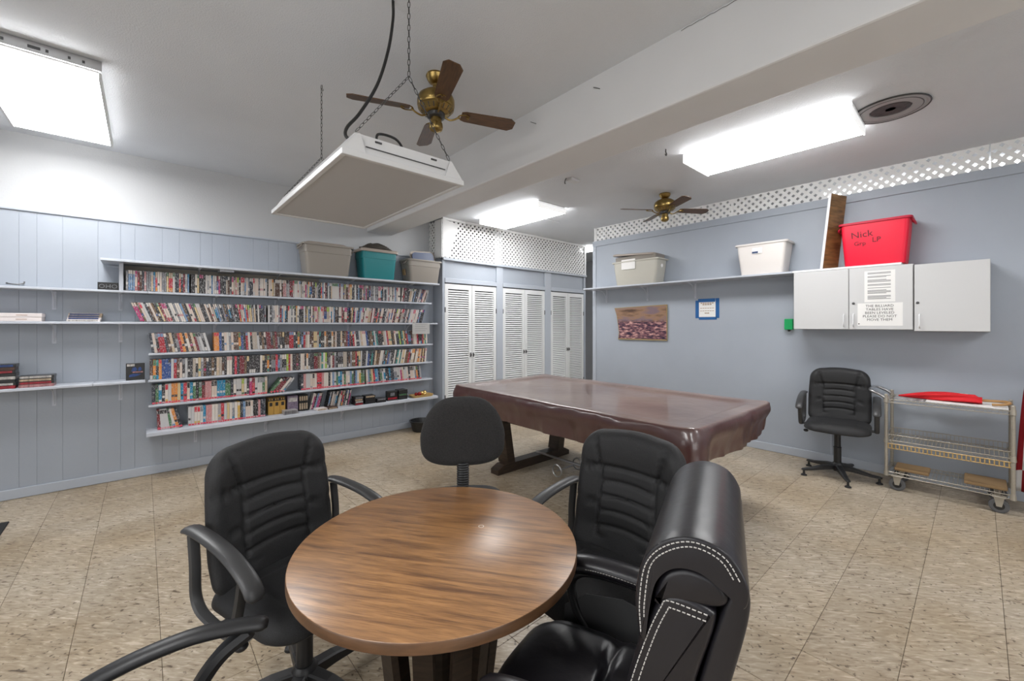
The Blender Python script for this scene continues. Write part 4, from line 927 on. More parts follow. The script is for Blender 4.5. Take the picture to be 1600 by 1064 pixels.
t = tub((5.255, 0.655, ZR_), 0.50, 0.27, 0.42, M['redtote'], 'bright red tub on the shelf above the white cabinets', rim=M['redrim'], open_=True, rz=-PI / 2, rib=False, taper=0.88)
bm = nb(); WR = Matrix.Rotation(math.radians(92.9), 4, 'X')
text_bm(bm, 'Nick', 0.085, Matrix.Translation((-0.085, -0.1322, 0.27)) @ WR @ Matrix.Rotation(0.06, 4, 'Z'))
text_bm(bm, 'Grp', 0.055, Matrix.Translation((-0.10, -0.1290, 0.195)) @ WR); text_bm(bm, 'LP', 0.065, Matrix.Translation((0.02, -0.1300, 0.215)) @ WR)
obj('handwriting', bm, mat('faded_marker', (0.12, 0.0, 0.01), 0.6), t)
t = empty('leaning_board', (5.225, 1.012, ZR_), math.radians(-20)); tag(t, 'tall stained board with white edge standing against the wall beside the red tub', 'board')
bm = nb(); box(bm, -0.12, -0.011, 0, 0.12, 0.011, 0.74, bev=0.002); obj('board_face', bm, M['boardwood'], t, rot=(math.radians(6.5), 0, 0))
bm = nb(); box(bm, -0.124, -0.012, 0.001, -0.1205, 0.012, 0.742); obj('board_edge', bm, M['white'], t, rot=(math.radians(6.5), 0, 0))

# picture, taped sign, green holder
t = empty('picture', (WX - 0.001, 3.255, 1.235), 0); tag(t, 'unframed landscape panel with curled left edge on the right wall', 'picture')
bm = nb(); poly = [(0.41, 0.0), (-0.375, 0.0), (-0.36, 0.1), (-0.375, 0.2), (-0.40, 0.36), (-0.44, 0.475), (0.41, 0.50)]
prism(bm, poly, lambda q: Vector((-0.022, -q[0], q[1])), lambda q: Vector((-0.006, -q[0], q[1]))); obj('panel_core', bm, mat('panel_edge', (0.30, 0.22, 0.10), 0.6), t)
bm = nb(); prism(bm, [(0.405, 0.018), (-0.365, 0.018), (-0.35, 0.1), (-0.365, 0.2), (-0.39, 0.36), (-0.428, 0.462), (0.40, 0.488)], lambda q: Vector((-0.0235, -q[0], q[1])), lambda q: Vector((-0.022, -q[0], q[1]))); obj('landscape_print', bm, M['landscape'], t)
t = empty('taped_sign', (WX - 0.001, 2.315, 1.52)); tag(t, 'paper sign framed with blue tape on the right wall', 'sign')
bm = nb(); box(bm, -0.0012, -0.125, 0.03, -0.0002, 0.125, 0.24); obj('sign_paper', bm, M['paper'], t)
for a in ((-0.125, 0.0, 0.10, 0.035), (-0.105, 0.225, 0.11, 0.27), (0.10, 0.02, 0.145, 0.25), (-0.155, 0.02, -0.11, 0.27)):
    bm = nb(); box(bm, -0.0024, a[0], a[1], -0.0013, a[2], a[3]); obj('tape_strip', bm, M['tape'], t)
bm = nb()
for z, w_, h_ in ((0.207, 0.17, 0.010), (0.188, 0.12, 0.011), (0.145, 0.18, 0.006), (0.11, 0.18, 0.006), (0.078, 0.06, 0.012)):
    n_ = max(3, int(w_ / 0.028))
    for j in range(n_):
        u = -w_ / 2 + j * w_ / n_; box(bm, -0.0016, u, z, -0.0012, u + w_ / n_ * 0.8, z + h_)
obj('sign_print', bm, M['inkbrown'], t)
t = empty('chalk_holder', (WX - 0.001, 1.40, 1.40)); tag(t, 'small green holder on the wall beside the white cabinets', 'holder')
bm = nb(); box(bm, -0.06, -0.04, 0.0, 0, 0.04, 0.12, bev=0.006); obj('holder_body', bm, M['green'], t)
bm = nb(); lathe(bm, [(0.012, -0.02), (0.016, 0.0)], 12, c=(-0.03, 0, 0)); obj('spout', bm, M['black'], t)
bm = nb(); box(bm, 5.395, 2.0, 1.10, 5.3999, 2.03, 1.13); bm.free()

# ------------------------------------------------------------------ pool table and cover
PX0, PX1, PY0, PY1, PZ = 2.38, 3.76, 1.09, 3.60, 0.815
pt = empty('pool_table', ((PX0 + PX1) / 2, (PY0 + PY1) / 2, 0)); tag(pt, 'pool table on dark slanted plank legs under a maroon cover', 'pool table')
cx, cy = (PX0 + PX1) / 2, (PY0 + PY1) / 2
bm = nb(); box(bm, -0.60, -1.15, 0.62, 0.60, 1.15, 0.80, bev=0.01); obj('table_frame', bm, M['darkwood'], pt)
bm = nb(); box(bm, -0.42, -1.0, 0.50, 0.42, 1.0, 0.60); obj('under_frame', bm, M['darkwood'], pt)
for s in (-1, 1):
    fy = s * 0.78
    bm = nb(); prism(bm, [(-0.52, 0), (0.52, 0), (0.52, 0.045), (0.44, 0.085), (-0.44, 0.085), (-0.52, 0.045)], lambda q: Vector((q[0], fy - 0.055, q[1])), lambda q: Vector((q[0], fy + 0.055, q[1]))); obj('foot_beam', bm, M['darkwood'], pt)
    for lx in (-1, 1):
        bm = nb(); loft(bm, [[Vector((lx * (0.36 + 0.06 * z_) + a, fy + b, z)) for a, b in ((-0.045, -0.075), (0.045, -0.075), (0.045, 0.075), (-0.045, 0.075))] for z, z_ in ((0.086, 0.0), (0.52, 1.2))]); obj('leg', bm, M['darkwood'], pt)
bm = nb(); tube(bm, [(0, -0.72, 0.13), (0, 0.72, 0.13)], 0.012); obj('stretcher_rod', bm, M['steel'], pt)
bm = nb()
for dx in (-0.15, 0.15): tube(bm, [(dx + 0.0, 0.3 + 0.055 * math.cos(a), 0.075 + 0.055 * math.sin(a)) for a in [2 * PI * k / 16 for k in range(17)]], 0.008)
tube(bm, [(-0.15, 0.3, 0.075), (0.15, 0.3, 0.075)], 0.008); obj('caster_ring', bm, M['steel'], pt)
# cover: rings from the centre outward, over the rails and down as a wavy skirt
def cover():
    bm = nb(); W2, L2 = (PX1 - PX0) / 2, (PY1 - PY0) / 2
    per = []
    nx, ny = 60, 110
    for k in range(ny): per.append((W2, -L2 + 2 * L2 * k / ny))
    for k in range(nx): per.append((W2 - 2 * W2 * k / nx, L2))
    for k in range(ny): per.append((-W2, L2 - 2 * L2 * k / ny))
    for k in range(nx): per.append((-W2 + 2 * W2 * k / nx, -L2))
    n = len(per); loops = []
    def rc(x, y, r):    # round the corners of the top
        ax, ay = abs(x), abs(y); cx_, cy_ = W2 - r, L2 - r
        if ax > cx_ and ay > cy_:
            v = Vector((ax - cx_, ay - cy_)); m = max(v.x, v.y); 
            if v.length > 1e-6: v = v.normalized() * (m if m < r else r)
            return (math.copysign(cx_ + v.x, x), math.copysign(cy_ + v.y, y))
        return (x, y)
    for f in (0.02, 0.2, 0.4, 0.55, 0.68, 0.76, 0.80, 0.83, 0.86, 0.90, 0.94, 0.97, 0.985, 1.0):
        lp = []
        for x, y in per:
            dist = 1 - f
            X, Y = rc(x, y, 0.09)
            # ring at constant inset, not a scaled one, near the rails
            ins = dist * 1.0
            xx = X * f if f < 0.5 else math.copysign(max(0, abs(X) - (1 - f) * W2), X); yy = Y * f if f < 0.5 else math.copysign(max(0, abs(Y) - (1 - f) * W2), Y)
            if f < 0.5: yy = math.copysign(max(0.0, abs(Y) - W2 * 0.5) , Y) * (f / 0.5); xx = xx
            edge_in = (1 - f) * W2
            z = 0.0 if edge_in < 0.11 else (-0.022 * min(1, (edge_in - 0.11) / 0.05))
            if edge_in < 0.02: z -= (0.02 - edge_in) ** 2 * 30
            cn = math.hypot(W2 - abs(xx), L2 - abs(yy)); z += 0.016 * math.exp(-(cn / 0.07) ** 2)
            z += 0.004 * noise.noise(Vector((xx * 3, yy * 3, 1)))
            lp.append(Vector((xx, yy, z)))
        loops.append(lp)
    S = 0.0
    for j, f in enumerate((0.04, 0.12, 0.25, 0.4, 0.55, 0.7, 0.85, 1.0)):
        lp = []
        for i, (x, y) in enumerate(per):
            X, Y = rc(x, y, 0.09)
            corner = max(0.0, 1 - math.hypot(W2 - abs(X), L2 - abs(Y)) / 0.22)
            nrm = Vector((math.copysign(1, X) if abs(X) > W2 - 0.09 else 0, math.copysign(1, Y) if abs(Y) > L2 - 0.09 else 0))
            if nrm.length > 0: nrm.normalize()
            s = i / n * 60
            wav = 0.018 * noise.noise(Vector((X * 4.5, Y * 4.5, 3))) + 0.010 * noise.noise(Vector((X * 12, Y * 12, 7 + f)))
            wav += 0.014 * abs(noise.noise(Vector((X * 9, Y * 9, 11 + f * 1.5)))) 
            wav += 0.012 * math.sin(X * 23 + Y * 19) * f * (0.4 + noise.noise(Vector((X, Y, 2))))
            near = 1.0 if (X < 0 and Y < 0) else (-0.6 if (X > 0 and Y < 0) else 0.4)
            H = 0.235 + 0.03 * noise.noise(Vector((X * 1.4, Y * 1.4, 5))) + 0.075 * corner * near
            out = 0.018 * math.sin(min(1, f * 2) * PI) + (wav * (0.4 + f)) + 0.095 * corner * f * near - 0.025 * f * (1 - corner)
            lp.append(Vector((X + nrm.x * out, Y + nrm.y * out, -0.012 - H * f)))
        loops.append(lp)
    loft(bm, loops, cap=(True, False))
    return bm
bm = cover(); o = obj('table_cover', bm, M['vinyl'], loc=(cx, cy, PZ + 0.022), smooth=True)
tag(o, 'maroon vinyl cover draped over the pool table', 'table cover')

# ------------------------------------------------------------------ round table
TX, TY, TR, TZ = 0.744, 1.203, 0.456, 0.730
t = empty('round_table', (TX, TY, 0)); tag(t, 'round table with woodgrain top among the black chairs', 'table')
bm = nb(); lathe(bm, [(TR - 0.004, TZ - 0.032), (TR, TZ - 0.028), (TR, TZ - 0.0035), (TR - 0.0015, TZ - 0.001), (TR - 0.003, TZ)], 96)
for f in bm.faces: f.material_index = 0 if (f.calc_center_median().z > TZ - 0.002) else 1
obj('tabletop', bm, [M['wood'], M['woodedge']], t, smooth=True, sharp=35, rot=(0, 0, math.radians(-54)))
bm = nb()
for x, y, r in ((0.16, -0.02, 0.009),): lathe(bm, [(r - 0.0012, 0.0), (r, 0.0003), (r + 0.0012, 0)], 16, c=(x, y, TZ + 0.0001), cap=(False, False))
obj('ring_mark', bm, M['paper'], t)
for k in range(10):
    a = 2 * PI * k / 10 + 0.1; bm = nb(); r_ = 0.22 if k % 2 else 0.19
    p0 = Vector((r_ * math.cos(a), r_ * math.sin(a), TZ - 0.032)); p1 = Vector((r_ * 0.62 * math.cos(a), r_ * 0.62 * math.sin(a), 0.03))
    bar(bm, p0, p1, 0.062, 0.022, up=(math.cos(a), math.sin(a), 0)); obj('base_slat', bm, M['darkwood'], t)
bm = nb(); lathe(bm, [(0.20, 0.0), (0.20, 0.02), (0.15, 0.035)], 32); obj('base_plate', bm, M['darkwood'], t)
bm = nb(); lathe(bm, [(0.05, 0.03), (0.05, TZ - 0.033)], 16); obj('base_column', bm, M['darkwood'], t)

# ------------------------------------------------------------------ chairs
def outline_rr(hx, h0, h1, r0, r1, n=10, bulge=0.0, seg=10, topw=1.0):
    """rounded outline: half width hx at the bottom, topw*hx at the top; radii r0 bottom, r1 top"""
    pts = []
    def side(z): return hx * (1 + (topw - 1) * (z - h0) / (h1 - h0)) + bulge * math.sin(PI * (z - h0) / (h1 - h0))
    for k in range(n + 1):
        a = -PI / 2 + PI / 2 * k / n; z = h0 + r0 + r0 * math.sin(a); pts.append((side(h0 + r0) - r0 + r0 * math.cos(a), z))
    for k in range(1, seg): z = h0 + r0 + (h1 - r1 - h0 - r0) * k / seg; pts.append((side(z), z))
    for k in range(n + 1):
        a = PI / 2 * k / n; z = h1 - r1 + r1 * math.sin(a); pts.append((side(h1 - r1) - r1 + r1 * math.cos(a), z))
    m = 8
    xt = side(h1 - r1) - r1
    right = pts[:]; left = [(-x, z) for x, z in reversed(pts)]
    top = [(xt - 2 * xt * k / m, h1 + 0.012 * math.sin(PI * k / m)) for k in range(1, m)]
    xb = side(h0 + r0) - r0; bot = [(-xb + 2 * xb * k / m, h0) for k in range(1, m)]
    return right + top + left + bot
def groove(d, w, depth): return -depth * math.exp(-(d / w) ** 2)
def back_disp(x, z):
    """quilting of the task chair back, z from 0 (bottom) to 0.54 (top)"""
    h = 0; ax = abs(x)
    sx = 0.125 + 0.02 * (z - 0.36) / 0.18 if z > 0.36 else 0.125
    top_curve = 0.13 + 0.25 * max(0, z - 0.36) ** 1.0
    if z > 0.355: h += groove(ax - top_curve, 0.007, 0.022)
    else: h += groove(ax - 0.125, 0.006, 0.013)
    zz = 0.355 + 0.02 * (1 - (ax / 0.25) ** 2)
    h += groove(z - zz, 0.0065, 0.018)
    if ax > 0.125:
        h += groove(z - 0.21 - 0.02 * (0.25 - ax), 0.006, 0.015)
    else:
        for q in (0.305, 0.245, 0.185, 0.125): h += groove(z - q - 0.012 * (1 - (ax / 0.125) ** 2), 0.006, 0.013)
        h += 0.012 * math.sin(max(0, min(1, (z - 0.02) / 0.30)) * PI) 
    h += 0.010 * math.exp(-((z - 0.45) / 0.07) ** 2)
    return h
def seat_disp(x, y):
    h = 0.008 * (1 - (x / 0.25) ** 2) + groove(abs(x) - 0.15, 0.006, 0.006) * (1 if y > -0.1 else 0) + groove(y + 0.10, 0.006, 0.006)
    return h
def glide(bm, p, caster=False):
    x, y, z = p
    if caster:
        tube(bm, [(x, y, z), (x, y, 0.048)], 0.007, 8)
        for s in (-1, 1):
            lathe_pts = [(0.024, s * 0.004), (0.025, s * 0.010), (0.022, s * 0.018)]
            loops = [[Vector((x + sy_ , y + r * math.cos(2 * PI * k / 14), 0.0255 + r * math.sin(2 * PI * k / 14))) for k in range(14)] for r, sy_ in lathe_pts]
            loft(bm, loops)
    else: lathe(bm, [(0.026, 0.0), (0.024, 0.010), (0.010, 0.018), (0.009, z)], 14, c=(x, y, 0))
def star_base(t, r=0.31, caster=False, a0=0.3, mat_=None, zc=0.085, legz=(0.10, 0.055)):
    bm = nb(); lathe(bm, [(0.036, 0.055), (0.046, 0.065), (0.046, 0.12), (0.034, 0.135)], 20); obj('hub', bm, mat_ or M['blackplastic'], t, smooth=True, sharp=40)
    for k in range(5):
        a = a0 + 2 * PI * k / 5; c, s = math.cos(a), math.sin(a); bm = nb()
        loops = []
        for f, hw, zt, zb in ((0.03, 0.026, 0.118, 0.07), (0.12, 0.024, 0.108, 0.068), (0.8 * r, 0.018, 0.075, 0.052), (r, 0.017, 0.068, 0.050), (r + 0.012, 0.010, 0.062, 0.052)):
            loops.append([Vector((c * f - s * b, s * f + c * b, z)) for b, z in ((-hw, zb), (hw, zb), (hw, zt - 0.006), (hw - 0.007, zt), (-hw + 0.007, zt), (-hw, zt - 0.006))])
        loft(bm, loops); l = obj('base_leg', bm, mat_ or M['blackplastic'], t)
        bm = nb(); glide(bm, (c * (r - 0.008), s * (r - 0.008), 0.052), caster); obj('caster' if caster else 'glide', bm, M['blackplastic'], l)
ARM_PTS = [(-0.25, 0.715), (-0.20, 0.722), (-0.10, 0.718), (0.0, 0.705), (0.09, 0.680), (0.16, 0.645), (0.20, 0.605)]
def task_chair(loc, rz, label, lift=0.0, bh=1.0, lever=True, fat=M['fabric'], name='office_chair', a0=0.3, arm_style=0, group=None):
    t = empty(name, loc, rz); tag(t, label, 'chair', group)
    star_base(t, a0=a0)
    bm = nb(); lathe(bm, [(0.030, 0.13), (0.030, 0.26 + lift * 0.5), (0.034, 0.262 + lift * 0.5), (0.026, 0.27 + lift * 0.5), (0.026, 0.385 + lift)], 18); obj('gas_column', bm, M['blackplastic'], t, smooth=True, sharp=40)
    bm = nb(); box(bm, -0.09, -0.13, 0.385 + lift, 0.09, 0.10, 0.415 + lift, bev=0.006); obj('mechanism', bm, M['blackplastic'], t)
    zt = 0.415 + lift
    out = outline_rr(0.25, -0.235, 0.245, 0.09, 0.11)
    bm = nb(); pad(bm, out, 0.055, seat_disp, lambda x, h, y: Vector((x, y, zt + 0.022 + h - 0.012 * max(0, (y - 0.12) / 0.12) ** 2)), back=0.4, edge=0.3, rings=22)
    obj('seat', bm, fat, t, smooth=True)
    z0 = 0.50 + lift - 0.045
    lean = math.radians(8)
    def pl(x, h, z):
        zz = z * bh; yb = -0.205 - zz * math.tan(lean) + 0.03 * (x / 0.25) ** 2 + h
        if zz < 0.12: yb += (0.12 - zz) * 0.25
        return Vector((x, yb, z0 + zz))
    out = outline_rr(0.245, 0.0, 0.52, 0.06, 0.105, bulge=0.010, topw=0.94, seg=14)
    bm = nb(); pad(bm, out, 0.045, back_disp, pl, rings=34, edge=0.16, back=0.55, cen=(0, 0.26))
    obj('backrest', bm, fat, t, smooth=True)
    bm = nb(); tube(bm, curve_pts([(0, -0.10, 0.40 + lift), (0, -0.24, 0.41 + lift), (0, -0.275, 0.47 + lift), (0, -0.275, 0.50 + 0.12 * bh + lift)]), 0.028, 10, ratio=0.4, side=(1, 0, 0)); obj('back_bar', bm, M['blackplastic'], t)
    for s in (-1, 1):
        x = s * 0.285; bm = nb()
        if arm_style == 0:
            tube(bm, [(x, y, z + lift) for y, z in [(p.x, p.y) for p in curve_pts([(a, b, 0) for a, b in ARM_PTS], 5)]], [0.018] + [0.03] * 28 + [0.027, 0.016], 12, ratio=0.42, side=(1, 0, 0))
            ar = obj('armrest', bm, M['armplastic'], t, smooth=True)
            bm = nb(); tube(bm, [(x, p.x, p.y + lift) for p in curve_pts([(-0.215, 0.705, 0), (-0.20, 0.60, 0), (-0.195, 0.50, 0), (-0.16, 0.455, 0), (-0.09, 0.44, 0), (0.02, 0.435, 0), (0.06, 0.46, 0), (0.095, 0.55, 0), (0.12, 0.65, 0)], 5)], 0.019, 8, ratio=0.65, side=(1, 0, 0))
            box(bm, x - s * 0.10, -0.06, 0.425 + lift, x, 0.0, 0.44 + lift, bev=0.003)
            obj('arm_frame', bm, M['armplastic'], ar, smooth=True, sharp=40)
        else:
            tube(bm, [(x, p.x, p.y + lift) for p in curve_pts([(-0.26, 0.60, 0), (-0.20, 0.65, 0), (-0.10, 0.69, 0), (0.02, 0.712, 0), (0.12, 0.708, 0), (0.19, 0.695, 0)], 6)], [0.016] + [0.026] * 28 + [0.024, 0.014], 12, ratio=0.6, side=(1, 0, 0))
            ar = obj('armrest', bm, M['blackplastic'], t, smooth=True)
            bm = nb(); tube(bm, [(x, p.x, p.y + lift) for p in curve_pts([(0.15, 0.69, 0), (0.09, 0.65, 0), (0.04, 0.58, 0), (0.0, 0.48, 0), (-0.02, 0.43, 0)], 6)], 0.024, 8, ratio=0.8, side=(1, 0, 0))
            box(bm, x - s * 0.10, -0.06, 0.425 + lift, x, 0.0, 0.44 + lift, bev=0.003)
            obj('arm_frame', bm, M['blackplastic'], ar, smooth=True, sharp=40)
    if lever:
        bm = nb(); tube(bm, curve_pts([(0.06, 0.02, 0.40 + lift), (0.16, 0.03, 0.395 + lift), (0.235, 0.03, 0.375 + lift)]), 0.005, 6); lv = obj('lever', bm, M['steel'], t)
        bm = nb(); bmesh.ops.create_uvsphere(bm, u_segments=12, v_segments=8, radius=0.018, matrix=Matrix.Translation((0.245, 0.03, 0.372 + lift)) @ Matrix.Diagonal((1.2, 1, 0.8, 1))); obj('lever_knob', bm, M['blackplastic'], lv, smooth=True)
    return t
D2 = math.radians
task_chair((0.47, 1.745, 0), D2(-72 - 90), 'black fabric office chair left of the round table, back to the case shelves', a0=0.55)
task_chair((1.33, 0.975, 0), D2(184 - 90), 'black fabric office chair right of the round table before the pool table', a0=0.2)
task_chair((4.98, 0.90, 0), D2(187 - 90), 'black office chair standing alone by the right wall beside the wire cart', lift=0.035, a0=0.62)
task_chair((-0.01, 1.0, 0), D2(-14 - 90), 'black chair at the lower left corner with a long curved armrest', arm_style=1, lift=-0.02, a0=0.1, bh=0.48)

# rounded-back chair, seen from behind
t = empty('office_chair', (1.315, 1.885, 0), D2(55 - 90)); tag(t, 'charcoal chair with rounded back and ribbed stem facing away behind the round table', 'chair')
star_base(t, caster=True, a0=0.4)
bm = nb(); lathe(bm, [(0.028, 0.13), (0.028, 0.30), (0.022, 0.31), (0.022, 0.42)], 16); obj('gas_column', bm, M['blackplastic'], t)
out = outline_rr(0.235, -0.22, 0.22, 0.12, 0.12)
bm = nb(); pad(bm, out, 0.05, lambda x, y: 0, lambda x, h, y: Vector((x, y, 0.45 + h)), back=0.5, edge=0.3); obj('seat', bm, M['fabric_b'], t, smooth=True)
bm = nb(); box(bm, -0.1, -0.12, 0.41, 0.1, 0.1, 0.432, bev=0.005); obj('mechanism', bm, M['blackplastic'], t)
# outline: narrow rounded top, widest low, gently curved bottom
pts = []
for k in range(64):
    a = 2 * PI * k / 64; x = math.cos(a); z = math.sin(a)
    e = 0.62
    xx = math.copysign(abs(x) ** e, x) * 0.207; zz = math.copysign(abs(z) ** (0.80 if z > 0 else 0.55), z) * (0.20 if z > 0 else 0.145)
    xx *= (1 - 0.20 * max(0, zz / 0.20) ** 1.2)
    pts.append((xx, zz))
def bpl(x, h, z): return Vector((x, -0.255 - h - 0.10 * z + 0.35 * x * x, 0.905 + z))
bm = nb(); pad(bm, pts, 0.035, lambda x, z: 0.004 * noise.noise(Vector((x * 9, z * 9, 0))) - 0.006 * math.exp(-((abs(x) - 0.11) / 0.03) ** 2) * (1 if z < 0 else 0.2), bpl, rings=22, edge=0.30, back=0.8)
obj('backrest', bm, M['fabric_b'], t, smooth=True)
bm = nb()
loops = []
N_ = 60
for i in range(N_):
    f = i / (N_ - 1); z = 0.44 + f * 0.345; y = -0.262 if z > 0.50 else -0.262 + (0.50 - z) * 0.9; r = 0.026 + (0.0035 if i % 2 else 0)
    loops.append([Vector((r * math.cos(q) * 1.05, y + r * 0.6 * math.sin(q), z)) for q in [2 * PI * k / 14 for k in range(14)]])
loft(bm, loops); obj('ribbed_stem', bm, M['blackplastic'], t)
bm = nb(); box(bm, -0.03, -0.26, 0.415, 0.03, -0.05, 0.43, bev=0.003); obj('back_bar', bm, M['blackplastic'], t)

# leather executive chair
t = empty('executive_chair', (0.868, 0.668, 0), D2(111 - 90)); tag(t, 'black leather executive chair with pale stitching in the foreground right', 'chair')
star_base(t, r=0.32, caster=True, a0=0.5)
bm = nb(); lathe(bm, [(0.030, 0.13), (0.030, 0.28), (0.026, 0.29), (0.026, 0.38)], 16); obj('gas_column', bm, M['blackplastic'], t)
bm = nb(); box(bm, -0.12, -0.16, 0.38, 0.12, 0.12, 0.40, bev=0.006); obj('mechanism', bm, M['blackplastic'], t)
out = outline_rr(0.255, -0.24, 0.27, 0.08, 0.12)
bm = nb(); pad(bm, out, 0.085, lambda x, y: 0.012 * (1 - (x / 0.26) ** 2) + groove(y + 0.02, 0.012, 0.022) + groove(abs(x) - 0.20, 0.008, 0.008), lambda x, h, y: Vector((x, y, 0.42 + h - 0.02 * max(0, (y - 0.12) / 0.15) ** 2)), back=0.25, edge=0.28, rings=28)
obj('seat', bm, M['leather'], t, smooth=True)
def yz_roll(pts, hx, er=0.012, n=8, sag=0.0, xseg=12):
    """closed YZ outline swept across X; flat sides with a small rounded edge"""
    bm = nb(); P_ = curve_pts([(0, y, z) for y, z in pts + [pts[0]]], n)[:-1]
    c = sum(P_, Vector()) / len(P_); m = len(P_); loops = []
    seq = []
    for k in range(5):
        a = PI / 2 * k / 4; seq.append((-hx + er * (1 - math.cos(a)), er * (1 - math.sin(a)), 1.0))
    seq += [(-hx + er + (2 * hx - 2 * er) * k / xseg, 0, 1.0) for k in range(1, xseg)]
    seq += [(-x, d, f) for x, d, f in reversed(seq[:5])]
    for x, ins, f in seq:
        lp = []
        for i, p in enumerate(P_):
            tdir = (P_[(i + 1) % m] - P_[i - 1]).normalized(); nr = Vector((0, -tdir.z, tdir.y))
            if nr.dot(p - c) < 0: nr = -nr
            q = c + (p - nr * ins - c) * f + Vector((0, -0.03 * (1 - (x / hx) ** 2) * sag, 0))
            lp.append(Vector((x, q.y, q.z)))
        loops.append(lp)
    loft(bm, loops); return bm
bk = empty('backrest'); bk.parent = t
HX = 0.235
# profiles in the local YZ plane (front is +y); the back leans rearward
obj('lower_cushion', yz_roll([(-0.115, 0.47), (-0.110, 0.60), (-0.135, 0.74), (-0.170, 0.86), (-0.200, 0.935), (-0.235, 0.955), (-0.285, 0.945), (-0.295, 0.92), (-0.262, 0.80), (-0.232, 0.66), (-0.215, 0.50), (-0.17, 0.455)], HX), M['leather'], bk, smooth=True, sharp=50)
obj('middle_cushion', yz_roll([(-0.190, 0.925), (-0.194, 0.955), (-0.212, 0.99), (-0.248, 1.007), (-0.295, 0.999), (-0.316, 0.972), (-0.302, 0.950), (-0.245, 0.940)], HX - 0.001), M['leather'], bk, smooth=True, sharp=50)
obj('head_roll', yz_roll([(-0.165, 0.86), (-0.158, 0.93), (-0.170, 1.00), (-0.205, 1.048), (-0.26, 1.068), (-0.315, 1.052), (-0.345, 1.005), (-0.340, 0.965), (-0.315, 0.985), (-0.27, 1.012), (-0.225, 1.008), (-0.193, 0.975), (-0.180, 0.92), (-0.172, 0.86)], HX + 0.005, 0.004), M['leather'], bk, smooth=True, sharp=60)
obj('back_shell', yz_roll([(-0.222, 0.47), (-0.238, 0.66), (-0.268, 0.80), (-0.302, 0.93), (-0.325, 0.985), (-0.347, 0.985), (-0.345, 0.93), (-0.315, 0.80), (-0.280, 0.66), (-0.255, 0.47)], HX - 0.006, 0.008), M['leather'], bk, smooth=True, sharp=60)
def stitches(parent, path, step=0.007, r=0.0011, x=None):
    bm = nb(); P_ = curve_pts(path, 24); L = 0; last = P_[0]; on = True; acc = 0
    for a, b in zip(P_, P_[1:]):
        acc += (b - a).length
        if acc >= step:
            d = (b - last)
            if d.length > 1e-5: tube(bm, [last, last + d * 0.68], r, 5)
            last = b; acc = 0
    return obj('stitching', bm, M['thread'], parent, kind='stuff')
for xs_ in (HX + 0.0005, -HX - 0.0005):
    for o_ in (0.008, 0.020):
        stitches(bk, [(xs_, -0.115 - o_, 0.48), (xs_, -0.110 - o_, 0.60), (xs_, -0.135 - o_, 0.74), (xs_, -0.170 - o_, 0.86), (xs_, -0.197 - o_ * 0.9, 0.928 - o_ * 0.3), (xs_, -0.212 - o_ * 0.6, 0.948 - o_), (xs_, -0.285, 0.942 - o_)])
    xr = xs_ + math.copysign(0.005, xs_)
    for o_ in (0.006, 0.015):
        stitches(bk, [(xr, -0.168 , 0.87) if o_ < 0.01 else (xr, -0.174, 0.90), (xr, -0.160 - o_, 0.93), (xr, -0.171 - o_, 1.00), (xr, -0.206 - o_ * 0.8, 1.046 - o_ * 0.7), (xr, -0.26, 1.067 - o_), (xr, -0.313 + o_ * 0.7, 1.05 - o_ * 0.7), (xr, -0.342 + o_, 1.005)])
bm = nb(); box(bm, HX + 0.0008, -0.255, 0.70, HX + 0.004, -0.232, 0.76, bev=0.001); obj('fabric_tag', bm, M['navy'], bk)
bm = nb(); box(bm, -HX - 0.004, -0.255, 0.70, -HX - 0.0008, -0.232, 0.76, bev=0.001); obj('fabric_tag', bm, M['navy'], bk)
for s in (-1, 1):
    x = s * 0.272
    bm = nb(); ap = [(-0.20, 0.645, 0), (-0.12, 0.660, 0), (0.0, 0.669, 0), (0.10, 0.665, 0), (0.175, 0.645, 0)]
    tube(bm, [(x, p.x, p.y) for p in curve_pts(ap, 6)], [0.02, 0.032] + [0.040] * 21 + [0.034, 0.018], 14, ratio=0.68, side=(1, 0, 0)); ar = obj('arm_pad', bm, M['leather'], t, smooth=True)
    stitches(ar, [(x - s * 0.037, -0.17, 0.652), (x - s * 0.039, -0.05, 0.668), (x - s * 0.039, 0.06, 0.672), (x - s * 0.036, 0.14, 0.660)])
    bm = nb(); tube(bm, [(x, p.x, p.y) for p in curve_pts([(-0.245, 0.60, 0), (-0.15, 0.628, 0), (0.0, 0.645, 0), (0.11, 0.635, 0), (0.15, 0.58, 0), (0.12, 0.49, 0), (0.05, 0.42, 0), (-0.05, 0.405, 0)], 6)], 0.02, 10, ratio=0.7, side=(1, 0, 0))
    obj('arm_frame', bm, M['blackplastic'], ar, smooth=True)
    bm = nb(); loft(bm, [[Vector((s * xo, y, z)) for xo, z in ((0.262, 0.45), (0.272, 0.45), (0.276 + bow, zt_), (0.266 + bow, zt_ + 0.004))] for y, zt_, bow in ((-0.22, 0.50, 0.0), (-0.15, 0.545, 0.006), (-0.02, 0.575, 0.012), (0.10, 0.56, 0.010), (0.17, 0.51, 0.002))])
    obj('side_panel', bm, M['armplastic'], t)
    bm = nb(); box(bm, min(x, x - s * 0.16), -0.08, 0.392, max(x, x - s * 0.16), -0.02, 0.404); obj('arm_bracket', bm, M['blackplastic'], t)

